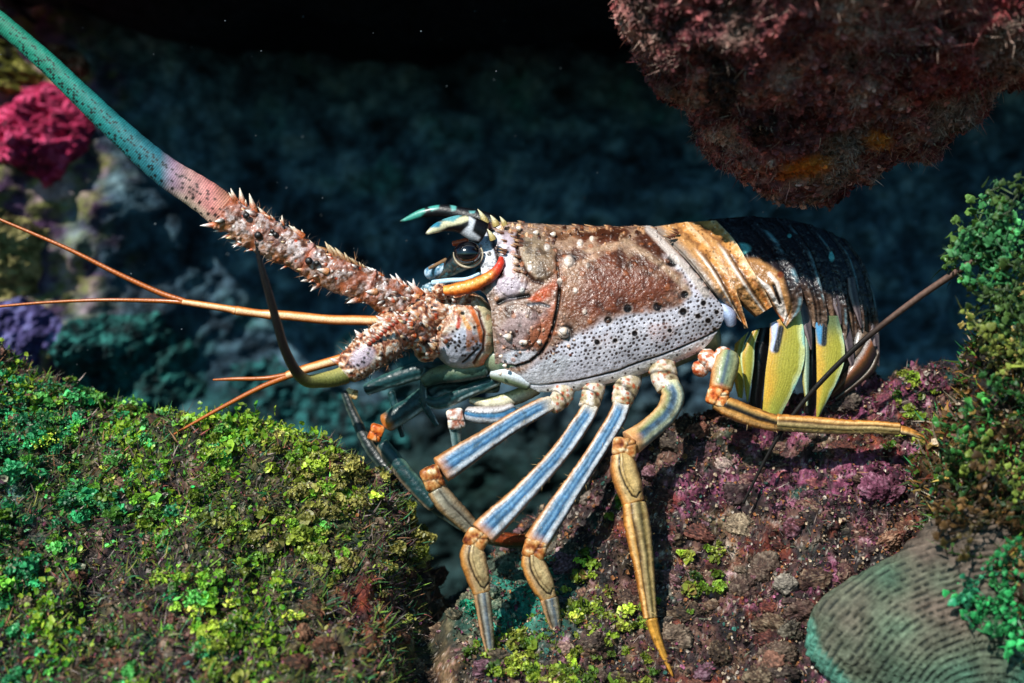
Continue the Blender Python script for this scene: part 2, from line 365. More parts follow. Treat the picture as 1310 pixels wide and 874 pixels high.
# -------- cave wall behind and a rock roof added above the frame to shade it
def wall_pt(u, v):
    """u across (m), v up (m)"""
    y = 0.30 - 0.15 * sstep(-0.17, -0.42, u) - 0.05 * sstep(.2, .6, u) + 0.25 * np.clip(v - .45, 0, 1)
    p = np.stack([u, y, v], -1)
    r = 0.05 * fbm(p * 9, 3, 71) + 0.022 * fbm(p * 34, 4, 72) + 0.006 * fbm(p * 150, 3, 73)
    p = p.copy(); p[..., 1] += r
    return p
U, V = np.meshgrid(np.linspace(-1.1, 1.1, 620), np.linspace(0.0, 0.75, 300))
WP = wall_pt(U, V); wx, wy, _ = unP(WP)
b1 = fbm(WP * 60, 4, 81); b2 = fbm(WP * 20, 3, 82)
wc = ramp(b1 + .4 * b2, [(-.6, '18222a'), (-.15, '385060'), (.2, '547280'), (.6, '80989e')])
tz = sstep(-.1, .4, b2 + .5 * b1 + .6 * np.exp(-((wx - 250) / 260) ** 2 - ((wy - 480) / 90) ** 2) - .25)
wc = lerpc(wc, ramp(fbm(WP * 110, 3, 83), [(-.4, '0b2426'), (0, '174a4c'), (.4, '357472')]), tz * .85)
wc = wc * (1 - .84 * sstep(470, 560, wy) * sstep(200, 330, wx))[..., None]; wc = lerpc(wc, H('10362e'), sstep(500, 600, wy) * .35 * sstep(200, 330, wx))  # shade behind the legs painted into the lower wall
lf = np.exp(-(np.clip(wx - 70 + 60 * b1, 0, 999) / 60) ** 2)
wc = lerpc(wc, ramp(fbm(WP * 75, 4, 84), [(-.5, '20202a'), (-.1, '5a3a5a'), (.15, '7a7a3a'), (.4, 'a88a90')]), lf * .9)
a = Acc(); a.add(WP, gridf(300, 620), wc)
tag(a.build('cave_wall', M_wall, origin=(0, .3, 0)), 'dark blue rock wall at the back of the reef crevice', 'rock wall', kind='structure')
U, V = np.meshgrid(np.linspace(-1.1, 1.1, 200), np.linspace(-0.02, 0.40, 60))
RP = np.stack([U, V + .02, 0.56 + .14 * sstep(.1, -.0, V) * 0 + 0 * U], -1); RP[..., 2] += 0.03 * fbm(RP * 12, 4, 91); RP[..., 1] += (.03 * fbm(RP[..., [0, 0, 0]] * 9, 3, 92) + .36 * sstep(-.34, -.42, U + .05 * fbm(RP * 11, 3, 93))) * sstep(.40, 0, V)
RT = RP.copy(); RT[..., 2] += 0.12
a = Acc(); a.add(RP, gridf(60, 200), H('1c222c')); a.add(RT, gridf(60, 200), H('1c222c'))
e = np.stack([RP[0], RT[0]]); a.add(e, gridf(2, 200), H('1c222c'))
tag(a.build('shade_roof', M_wall, origin=(0, .2, .56)), 'dark rock roof added over the crevice to shade the back wall', 'rock roof', kind='structure')

# -------- blobs: rocks and sponges with a measured outline
def blob(acc, outline, cen, d0, dep, paint, tilt=0.0, n=140, m=260, rough=0.0, seed=0, rsc=1.0, front_pow=1.0):
    out = np.asarray(outline, float); ang = np.arctan2(out[:, 1] - cen[1], out[:, 0] - cen[0])
    rad = np.hypot(out[:, 0] - cen[0], out[:, 1] - cen[1]); o = np.argsort(ang); ang, rad = ang[o], rad[o]
    aa = np.concatenate([ang - 2 * PI, ang, ang + 2 * PI]); rr = np.concatenate([rad] * 3)
    ph = (np.arange(m) / m * 2 * PI - PI)[None]; th = np.linspace(0.002, PI - .002, n)[:, None]
    R = np.interp(ph, aa, rr); rho = np.sin(th) ** front_pow
    x = cen[0] + R * rho * np.cos(ph); y = cen[1] + R * rho * np.sin(ph)
    d = d0 + dep * np.cos(th) + tilt * (cen[1] - y)
    p = P(x, y, d)
    nrm = np.stack([rho * np.cos(ph) * 1 + 0 * th, -np.cos(th) + 0 * ph, -rho * np.sin(ph)], -1)
    nrm /= np.linalg.norm(nrm, axis=-1)[..., None] + 1e-9
    if rough:
        k = S * rough
        p = p + nrm * (k * (1.0 * fbm(p * 22 * rsc, 3, seed) + .45 * fbm(p * 70 * rsc, 4, seed + 5) + .22 * fbm(p * 240 * rsc, 3, seed + 9)))[..., None]
    x, y, _ = unP(p)
    res = paint(x, y, p); col, rel = res if isinstance(res, tuple) else (res, None)
    if rel is not None: p = p + nrm * (rel * S)[..., None]
    acc.add(p, gridf(n, m, True)[:, ::-1], np.broadcast_to(col, p.shape).reshape(-1, 3))
    return p, nrm, col

# -------- scattering of small blades, threads and discs
def orth(nv):
    a = np.where(np.abs(nv[:, :1]) < .8, np.array([[1., 0, 0]]), np.array([[0, 1., 0]])); u = np.cross(nv, a)
    u /= np.linalg.norm(u, axis=1)[:, None] + 1e-9; return u, np.cross(nv, u)
def discs(acc, pos, nrm, rad, col, asp=1.0, k=8, cup=0.25, lift=None):
    """small rounded lobes with a cupped middle and an irregular edge"""
    N = len(pos); u, v = orth(nrm); sp = rng.uniform(0, 2 * PI, N); cs, sn = np.cos(sp)[:, None], np.sin(sp)[:, None]
    u, v = u * cs + v * sn, -u * sn + v * cs
    ph = np.arange(k) / k * 2 * PI; rr = rad[:, None] * (1 + .18 * rng.normal(size=(N, k)))
    ring = pos[:, None] + u[:, None] * (rr * np.cos(ph))[..., None] + v[:, None] * (rr * np.sin(ph) * asp)[..., None] + nrm[:, None] * (cup * rad[:, None] * rng.uniform(-.6, 1, (N, k)))[..., None]
    V = np.concatenate([pos[:, None] - nrm[:, None] * (cup * .3 * rad)[:, None, None], ring], 1).reshape(-1, 3)
    b = (np.arange(N) * (k + 1))[:, None, None]; j = np.arange(k)
    f = np.stack([np.zeros(k, int), 1 + j, 1 + (j + 1) % k], -1)[None] + b
    c = np.repeat(col[:, None], k + 1, 1) * (1 + .12 * rng.normal(size=(N, k + 1, 1))); c[:, 0] *= .8
    acc.add(V, f.reshape(-1, 3), c.reshape(-1, 3))
def blades(acc, pos, dirv, ln, wd, col, bend=.5, seg=4, tipcol=None, face=None):
    """flat curved blades or threads; dirv unit growth directions, wd half width"""
    N = len(pos); f0 = np.array([0., -1, 0]) + .7 * rng.normal(size=(N, 3)) if face is None else face
    sd = np.cross(dirv, f0); sd /= np.linalg.norm(sd, axis=1)[:, None] + 1e-9
    bv = rng.normal(size=(N, 3)); bv /= np.linalg.norm(bv, axis=1)[:, None]
    t = np.linspace(0, 1, seg); c = pos[:, None] + dirv[:, None] * (ln[:, None] * t)[..., None] + bv[:, None] * (bend * ln[:, None] * t ** 2)[..., None]
    w_ = wd[:, None] * np.sqrt(np.clip(1.02 - t ** 2, 0, 1)) * (0.6 + .4 * np.sin(PI * np.clip(t + .2, 0, 1)))
    L = c - sd[:, None] * w_[..., None]; R = c + sd[:, None] * w_[..., None]
    V = np.stack([L, R], 2).reshape(-1, 3)
    b = (np.arange(N) * seg * 2)[:, None, None]; j = np.arange(seg - 1)
    f = np.stack([2 * j, 2 * j + 1, 2 * j + 3, 2 * j + 2], -1)[None] + b
    cc = np.repeat(col[:, None], seg * 2, 1)
    if tipcol is not None: cc = cc + (tipcol[:, None] - cc) * np.repeat(t, 2)[None, :, None]
    acc.add(V, f.reshape(-1, 4), cc.reshape(-1, 3))
def sample_grid(Pt, weight, n):
    """random points on a grid surface: area x weight"""
    e1 = Pt[1:, :-1] - Pt[:-1, :-1]; e2 = Pt[:-1, 1:] - Pt[:-1, :-1]; nr = np.cross(e2, e1)
    A = np.linalg.norm(nr, axis=-1); wq = (A * weight[:-1, :-1]).ravel(); cs = np.cumsum(wq)
    i = np.searchsorted(cs, rng.uniform(0, cs[-1], n)); i = np.minimum(i, len(wq) - 1)
    a_, b_ = rng.uniform(0, 1, (2, n, 1))
    p = Pt[:-1, :-1].reshape(-1, 3)[i] + e1.reshape(-1, 3)[i] * a_ + e2.reshape(-1, 3)[i] * b_
    nn = nr.reshape(-1, 3)[i]; nn = nn / (np.linalg.norm(nn, axis=1)[:, None] + 1e-12)
    return p, nn, i
def unit(v): return v / (np.linalg.norm(v, axis=-1, keepdims=True) + 1e-9)
def pick(cols, n, p=None):
    c = np.array([H(x) for x in cols]); return c[rng.choice(len(c), n, p=p)]

SNn = unit(np.cross(SP[:-1, 1:] - SP[:-1, :-1], SP[1:, :-1] - SP[:-1, :-1]))
vis = ((spx > -120) & (spx < 1430) & (spy > 380) & (spy < 960) & (spd > -140) & (spd < 420)).astype(float)
smooth_n = None
# low-frequency normals so blades lean with the slope
def lean(p):
    e = .004; x, y = p[:, 0], p[:, 1]
    gx_ = (base_height(x + e, y) - base_height(x - e, y)) / (2 * e); gy_ = (base_height(x, y + e) - base_height(x, y - e)) / (2 * e)
    return unit(np.stack([-gx_, -gy_, np.ones_like(x)], -1))

# green algae on the left mound
crev = np.exp(-((GX - (560 - FX) * S) / (30 * S)) ** 4)
bare = np.exp(-((spx - 455) / 105) ** 4 - ((spy - 815) / 75) ** 4) + .7 * np.exp(-((spx - 110) / 60) ** 2 - ((spy - 730) / 40) ** 2)
patch = sstep(-.12, .22, fbm(SP * 48, 4, 101))
wl = vis * LZ * (1 - np.clip(bare * 1.2, 0, .93)) * (1 - crev) * (0.16 + .84 * patch)
def hue(px, py, n):
    """greener to the upper left, more yellow to the right and below"""
    g = np.clip((px - 60) / 420 + .25 * rng.normal(size=n), 0, 1)
    c = ramp(g, [(0, '2a8044'), (.35, '5a9024'), (.7, '74862a'), (1, '6e6a2c')])
    return c * np.exp(.75 * rng.normal(size=(n, 1)))
def clump_leaves(acc, cen, ups, rad, cnt, colr, size, flat=.6):
    """tufts: leaves on domes round their centres, one colour family to each tuft, tips paler"""
    idx = np.repeat(np.arange(len(cen)), cnt); n = len(idx)
    dv = unit(rng.normal(size=(n, 3)) + ups[idx] * 1.1 + np.array([0, -.5, 0])); rr = rad[idx] * rng.uniform(.35, 1.15, n) ** .7
    pos = cen[idx] + dv * rr[:, None] * np.array([1, 1, flat]); out = rr / rad[idx]
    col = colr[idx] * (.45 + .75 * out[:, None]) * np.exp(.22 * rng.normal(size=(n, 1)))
    odd = rng.uniform(0, 1, n) < .07; col[odd] = pick(['8a7040', '6a4a58', 'b0b090', '4a3428'], odd.sum())
    discs(acc, pos, unit(dv + .55 * rng.normal(size=(n, 3))), size[idx] * np.exp(.4 * rng.normal(size=n)), col, asp=.72, k=7, cup=.6)
acc = Acc()
N = 4500; p, nn, i = sample_grid(SP, wl, N); q = lean(p); px, py, _ = unP(p)
nd = unit(q * .55 + np.array([0, -.6, .35]) + .55 * rng.normal(size=(N, 3)))
discs(acc, p + q * rng.uniform(.0005, .003, (N, 1)), nd, rng.uniform(.9, 2.6, N) * S, hue(px, py, N) * .8, asp=.75, cup=.6)
Nc = 1350; cp_, _, i = sample_grid(SP, wl * (.25 + patch), Nc); cq = lean(cp_); cx_, cy_, _ = unP(cp_)
crad = rng.uniform(4, 13, Nc) * S * np.exp(.3 * rng.normal(size=Nc)); ccol = ramp(np.clip((cx_ - 60) / 420 + .28 * rng.normal(size=Nc), 0, 1), [(0, '34905a'), (.3, '6aa030'), (.7, '8ea034'), (1, '8a8444')]) * np.exp(.5 * rng.normal(size=(Nc, 1)))
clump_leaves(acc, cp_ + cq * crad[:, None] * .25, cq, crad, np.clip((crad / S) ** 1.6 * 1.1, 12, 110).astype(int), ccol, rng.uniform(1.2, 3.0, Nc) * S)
N = 4500; p, nn, i = sample_grid(SP, wl * (spy > 560), N); q = lean(p); px, py, _ = unP(p)
dv = unit(q * .5 + np.array([.75, -.1, .45]) * np.sign(rng.normal(size=(N, 1)) + .8) + .35 * rng.normal(size=(N, 3)))
blades(acc, p + q * .001, dv, rng.uniform(4, 12, N) * S, rng.uniform(.9, 2.0, N) * S, hue(px, py, N) * .8, .5)
algae_left = acc.build('green_algae', M_alga, smooth=False)
tag(algae_left, 'yellow green leafy algae covering the reef mound at lower left', 'algae', kind='stuff')
# bright taller tufts on the crest, purple-brown turf blades
acc = Acc()
for (cx, cy, cd, rr, cnt) in [(150,565,20,26,240),(305,548,15,34,420),(390,592,20,26,220),(275,585,30,30,240),(30,520,0,30,300),(12,470,-30,20,160),(352,768,150,12,90),(505,632,40,12,50),(215,700,90,30,160),(450,690,70,16,90),(480,650,45,10,60),(180,640,60,26,150),(60,840,200,40,260),(330,850,180,50,300)]:
    x_ = cx + rr * rng.normal(size=cnt) * .6; dd_ = cd + rr * rng.normal(size=cnt) * .8
    b_ = P(x_, np.full(cnt, cy * 1.0), dd_); zz = seabed_height(b_[:, 0], b_[:, 1], False); b_[:, 2] = zz + np.abs(rng.normal(size=cnt)) * rr * .33 * S
    nd = unit(np.array([0, -.8, .4]) + .6 * rng.normal(size=(cnt, 3)))
    g = ramp(rng.uniform(0, 1, cnt), [(0, '3c8a1a'), (.5, '7fa81e'), (1, 'a8bc3a')]) * np.exp(.2 * rng.normal(size=(cnt, 1)))
    discs(acc, b_, nd, rng.uniform(2, 4.6, cnt) * S, g, asp=.75)
    dv = unit(np.array([0, -.1, 1.]) + .5 * rng.normal(size=(cnt, 3)))
    blades(acc, b_ - np.array([0, 0, rr * .25 * S]), dv, rng.uniform(5, 12, cnt) * S, np.full(cnt, .7 * S), g * .7, .4)
tag(acc.build('leafy_algae_tufts', M_alga, smooth=False), 'bright yellow green tufts standing up from the left reef mound', 'algae', kind='stuff')
acc = Acc()
N = 42000; wt = vis * (LZ * (1.0) + (1 - LZ) * .6) * (1 - .9 * crev) * (1.1 - .8 * LZ * patch); p, nn, i = sample_grid(SP, wt, N); q = lean(p); px, py, _ = unP(p)
dv = unit(q + np.array([.6, -.2, .3]) * LZ.ravel()[0] + .65 * rng.normal(size=(N, 3)))
lft = (px < 540) & (rng.uniform(0, 1, N) < .45)
tc = pick(['30262a', '50443e', '2a1d18', '6a4a34', '4a5040', '786a64', '7a4238'], N, [.24, .18, .2, .14, .1, .08, .06])
tc[lft] = pick(['3a5020', '56702a', '2c4a24', '6a6a30', '2a5a3a'], lft.sum()); rt_ = np.where(px > 560, .62, 1.0); blades(acc, p, dv, rng.uniform(4, 14, N) * S * rt_, rng.uniform(.45, 1.3, N) * S * rt_, tc, 1.0, tipcol=tc * rng.uniform(.8, 3.4, (N, 1)))
tag(acc.build('turf_algae', M_turf, smooth=False), 'short purple and brown turf threads growing all over the reef rock', 'turf algae', kind='stuff')
# crumbs of shell, coralline knobs and sediment
acc = Acc()
N = 30000; p, nn, i = sample_grid(SP, vis * (1 - .6 * LZ) * (1 - .9 * crev), N); q = lean(p)
px, py, _ = unP(p)
cc = pick(['6a3448', '4a2630', 'a8947c', '2a2018', '8a5a34', 'a89c90', '8a5068', '5e4a34', '2c5a50'], N, [.09, .13, .16, .22, .14, .05, .04, .13, .04])
discs(acc, p + q * .0012, unit(q + .8 * rng.normal(size=(N, 3))), rng.uniform(.5, 2.3, N) * S * np.exp(.25 * rng.normal(size=N)), cc * np.exp(.3 * rng.normal(size=(N, 1))), k=6, cup=.7)
tag(acc.build('reef_rubble', M_rock, smooth=False), 'pink coralline crumbs and shell grit crusted over the right reef slope', 'rubble', kind='stuff')
# green clumps on the right slope under the legs
acc = Acc()
spots = [(660,850,130,38,520),(720,838,120,40,520),(780,845,130,30,300),(640,800,90,16,160),(700,870,150,45,500),(890,770,80,18,210),(915,760,70,10,70),(745,735,40,12,120),(760,790,80,14,110),(690,740,20,12,110),(800,800,90,16,100),(830,840,110,16,90),(605,800,60,14,110),(1160,520,-10,26,260),(790,700,20,12,60)]
cc_, rr_, kk_, nn_ = [], [], [], []
for (cx, cy, cd, rr, cnt) in spots:
    m = max(3, cnt // 11)
    x_ = cx + rr * rng.normal(size=m) * .7; dd_ = cd + rr * rng.normal(size=m) * .7
    b_ = P(x_, np.full(m, cy * 1.0), dd_); b_[:, 2] = seabed_height(b_[:, 0], b_[:, 1], False) + .0025
    g = ramp(rng.uniform(0, 1, m), [(0, '3a5a1c'), (.5, '788e28'), (1, '9aa040')]) * np.exp(.45 * rng.normal(size=(m, 1)))
    if cx in (690, 640, 605): g = pick(['1d7a60', '2a8a6a', '5aa890', '1a5a4a'], m) * np.exp(.3 * rng.normal(size=(m, 1)))
    cc_.append(b_); kk_.append(g); rr_.append(rng.uniform(5, 13, m) * S)
cc_, kk_, rr_ = np.concatenate(cc_), np.concatenate(kk_), np.concatenate(rr_)
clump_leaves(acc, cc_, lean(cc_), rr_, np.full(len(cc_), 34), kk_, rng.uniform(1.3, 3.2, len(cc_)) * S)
tag(acc.build('slope_algae', M_alga, smooth=False), 'small green leafy algae clumps at the lobster feet on the pink slope', 'algae', kind='stuff')

# -------- overhanging rock, upper right
OV = [(812, -60), (824, 10), (834, 60), (840, 122), (872, 140), (886, 180), (922, 208), (944, 235), (972, 252), (1010, 258), (1060, 264), (1110, 247), (1150, 214), (1190, 197), (1230, 162), (1280, 130), (1340, 105), (1420, 40), (1420, -140), (1100, -180), (930, -130)]
def ov_paint(x, y, p):
    f1 = fbm(p * 60, 4, 201); f2 = fbm(p * 200, 3, 202)
    c = ramp(f1 + .5 * f2, [(-.6, '241214'), (-.2, '643034'), (.1, '94504e'), (.5, 'b08a7e')])
    c = lerpc(c, H('963034'), sstep(.0, .35, fbm(p * 26, 3, 203)) * .5); c = lerpc(c, H('7a6a5c'), sstep(.1, .4, fbm(p * 34, 3, 206)) * .6)
    pt = Paint(x, y, (0, 0, 0)); pt.c = c * .9
    wb = 8 * fbm(p * 90, 3, 204)
    pt.mix(H('b8641c'), 1 - sstep(.4, 1.3, np.hypot((x - 1030) / 38, (y - 214 + (x - 1030) * .2) / 15) + wb * .04))
    pt.mix(H('b8641c'), 1 - sstep(.4, 1.3, np.hypot((x - 1125) / 20, (y - 178) / 13) + wb * .04))
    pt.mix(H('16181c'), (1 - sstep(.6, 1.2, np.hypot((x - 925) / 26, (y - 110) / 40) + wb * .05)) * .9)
    return pt.c
a = Acc()
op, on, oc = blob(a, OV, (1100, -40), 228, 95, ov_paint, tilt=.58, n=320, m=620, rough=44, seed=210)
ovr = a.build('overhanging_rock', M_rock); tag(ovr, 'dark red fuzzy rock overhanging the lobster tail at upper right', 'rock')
a = Acc(); px, py, pd = unP(op); wv = ((px > 740) & (px < 1400) & (py > -60) & (py < 300)).astype(float)
wv[:, :] *= (np.arange(op.shape[0])[:, None] < op.shape[0] * .62)
wv *= 1 - .65 * (np.hypot((px - 1030) / 36, (py - 214) / 14) < 1) - .65 * (np.hypot((px - 1125) / 24, (py - 178) / 16) < 1)
N = 34000; p, _, i = sample_grid(op, wv * (.15 + sstep(-.1, .3, fbm(op * 40, 3, 222))), N); nn = on[:-1, :-1].reshape(-1, 3)[i]
tc = np.asarray(oc)[:-1, :-1].reshape(-1, 3)[i] * np.exp(.35 * rng.normal(size=(N, 1))) * 1.2
tc = lerpc(tc, H('b09a8a'), np.clip(rng.normal(size=N) * .35 + .2, 0, .8))
dv = unit(.6 * nn + np.array([-.3, 0, -.4]) + .9 * rng.normal(size=(N, 3)))
blades(a, p, dv, rng.uniform(1.5, 5.5, N) * S * np.where(rng.uniform(0, 1, N) < .08, 2.4, 1), rng.uniform(.3, .7, N) * S, tc, 1.1, tipcol=tc * 1.5)
p2, _, i2 = sample_grid(op, wv, 5000); n2_ = on[:-1, :-1].reshape(-1, 3)[i2]
discs(a, p2 + n2_ * .001, unit(n2_ + .6 * rng.normal(size=(5000, 3))), rng.uniform(1.5, 4, 5000) * S, np.asarray(oc)[:-1, :-1].reshape(-1, 3)[i2] * np.exp(.5 * rng.normal(size=(5000, 1))), cup=.6)
tag(a.build('turf', M_turf, ovr, smooth=False), kind='stuff')

# -------- magenta sponge and small crusts growing on the wall at the far left
def on_wall(px, py):
    y = .2
    for _ in range(12):
        u, v = (px - FX) * S * (D + y) / D, ZC - (py - FY) * S * (D + y) / D
        y = float(wall_pt(np.array([[u]]), np.array([[v]]))[0, 0, 1])
    return u, v
def wall_crust(name, label, outline, cols, th, seed, lump=1.0):
    uv = [on_wall(*q) for q in outline]; us = [q[0] for q in uv]; vs = [q[1] for q in uv]
    U, V = np.meshgrid(np.linspace(min(us) - .01, max(us) + .01, 260), np.linspace(min(vs) - .01, max(vs) + .01, 260))
    W = wall_pt(U, V); sd = poly_sd(U, V, uv) + .010 * fbm(np.stack([U, V, U * 0], -1) * 70, 4, seed)
    p3 = np.stack([U, V, 0 * U], -1); c1, idc = cellular(p3 * 95, seed); c2, _ = cellular(p3 * 260, seed + 1)
    h = np.sqrt(np.clip(sd, 0, .02) / .02) * th * (1 + .6 * (.5 - c1) * lump + .2 * (.5 - c2) + .5 * fbm(p3 * 60, 3, seed + 2)) - .004 * (sd < 0) - .001
    W = W.copy(); W[..., 1] -= h; f = fbm(W * 130, 4, seed + 3) + .5 * (.45 - c1)
    a = Acc(); a.add(W, gridf(260, 260), ramp(f, [(-.5, cols[0]), (0, cols[1]), (.4, cols[2])]))
    tag(a.build(name, M_sponge), label, 'sponge', group='sponges and crusts on the left rock wall')
wall_crust('magenta_sponge', 'lumpy magenta sponge on the dark wall under the teal antenna', [(-14,150),(15,120),(55,98),(98,108),(122,145),(118,195),(88,225),(60,240),(25,225),(-8,200)], ('4a0c24', 'a81e4c', 'd8507c'), .020, 305)
wall_crust('wall_sponge', 'knobbly tan and yellow crust below the magenta sponge', [(-40,262),(0,258),(35,272),(62,315),(55,375),(15,392),(-40,385)], ('2e2418', '7a7444', 'b8a874'), .014, 315)
wall_crust('wall_sponge', 'olive yellow crust on the wall at the upper left edge', [(-40,40),(5,50),(34,66),(46,92),(22,122),(-40,125)], ('1c1c10', '6a6a20', 'b0a85c'), .014, 325)
wall_crust('wall_sponge', 'violet blue crust on the wall above the left algae', [(-40,375),(20,385),(62,400),(80,432),(44,468),(-40,460)], ('16163a', '4a4272', '7a7ab0'), .010, 335)
wall_crust('wall_sponge', 'small orange brown crust between the magenta sponge and the teal antenna', [(60,60),(100,62),(128,84),(120,104),(84,96),(62,84)], ('241410', '6a4434', 'a08474'), .009, 345)
wall_crust('wall_sponge', 'teal green crust low on the wall behind the antennules', [(70,420),(130,400),(200,398),(250,430),(260,500),(190,540),(110,520),(70,470)], ('081e20', '164a48', '2f7870'), .012, 355, .6)
wall_crust('wall_sponge', 'second teal crust on the wall under the spiny antenna stump', [(300,470),(350,452),(420,500),(500,520),(520,570),(420,590),(330,550)], ('081e22', '13474a', '2b7070'), .010, 365, .6)

# -------- foreground right: rock shoulder, ribbed coral plate, green chain algae
a = Acc()
def sh(x, y, p):
    f = fbm(p * 80, 4, 401); c1_, _ = cellular(p * 120, 403); return ramp(f + .3 * (.4 - c1_), [(-.5, '0c0a08'), (0, '2c1e12'), (.25, '523a1e'), (.5, '7a6238')]), 7 * (.5 - c1_)
shp, shn, shc = blob(a, [(1240,505),(1270,470),(1330,440),(1460,430),(1480,700),(1480,930),(1300,960),(1240,860),(1215,760),(1202,690),(1204,620),(1218,560)], (1330, 700), 130, 75, sh, rough=60, seed=402, n=200, m=360)
sho = a.build('brown_rock', M_rock); tag(sho, 'brown mossy rock shoulder at the right edge behind the green chain algae', 'rock')
a = Acc(); N = 6500; hp, hq, hd = unP(shp); p, _, i = sample_grid(shp, (hp < 1360) * 1.0 * (np.arange(shp.shape[0])[:, None] < 120), N); nn = shn[:-1, :-1].reshape(-1, 3)[i]
tc = pick(['3a2a18', '6a4a22', '2c3a14', '4a6a20', '8a7038', '5a2a1c', '2a6a3a', '8a7a68'], N) * np.exp(.5 * rng.normal(size=(N, 1)))
blades(a, p[:5000], unit(nn[:5000] + .8 * rng.normal(size=(5000, 3))), rng.uniform(5, 16, 5000) * S, rng.uniform(.6, 2, 5000) * S, tc[:5000], .7, tipcol=tc[:5000] * 1.6)
discs(a, p[5000:] + nn[5000:] * rng.uniform(0, .004, (1500, 1)), unit(nn[5000:] + .6 * rng.normal(size=(1500, 3))), rng.uniform(1.5, 5, 1500) * S, tc[5000:], asp=.75, cup=.5)
tag(a.build('turf', M_alga, sho, smooth=False), kind='stuff')
a = Acc()
PLC = (1262, 925)
def plp(x, y, p):
    r = np.hypot((x - PLC[0]) * .9, y - PLC[1]); th = np.arctan2(y - PLC[1], x - PLC[0])
    wv_ = 16 * fbm(p * 18, 3, 411) + 3 * fbm(p * 80, 3, 412); ph_ = (r + wv_) / 9.0
    line = 1 - np.abs(2 * (ph_ - np.floor(ph_)) - 1); rowi = np.floor(ph_ + .5); dash = noise(np.stack([th * 30 + rowi * 7.3, rowi * 3.1, 0 * r], -1), 415)
    groove_ = sstep(.0, .5, .55 - line) * sstep(-.25, .35, dash); rimz = fbm(p * 18, 3, 421)
    c = ramp(fbm(p * 26, 3, 413) + (845 - y) / 420, [(-.5, '1c4c44'), (-.1, '38604e'), (.25, '525e4c'), (.6, '5c5046')])
    c = c * (1 + .5 * fbm(p * 200, 3, 418) + .35 * fbm(p * 50, 3, 417))[..., None]
    c = lerpc(c, H('0d1a1a'), groove_ * .85); c = lerpc(c, c * 1.5, sstep(.6, 1, line) * .5)
    ed_ = seg_dist(x, y, [(1032, 800), (1040, 835), (1075, 874), (1100, 900)]); c = lerpc(c, H('5aa08c'), (1 - sstep(4, 16, ed_)) * .6)  # light along the lower left edge painted as paler teal
    return c, 1.2 * line - 1.8 * groove_ + .8 * fbm(p * 160, 3, 419) + 2.0 * rimz
blob(a, [(1030,800),(1045,765),(1090,735),(1138,712),(1172,684),(1205,655),(1290,640),(1400,720),(1440,930),(1200,1000),(1110,930),(1062,872),(1034,838)], (1230, 840), 170, 62, plp, n=420, m=860, rough=12, seed=420)
cpl = a.build('coral_plate', M_sponge); tag(cpl, 'grey green plate coral with curved ridges at the lower right corner', 'coral')

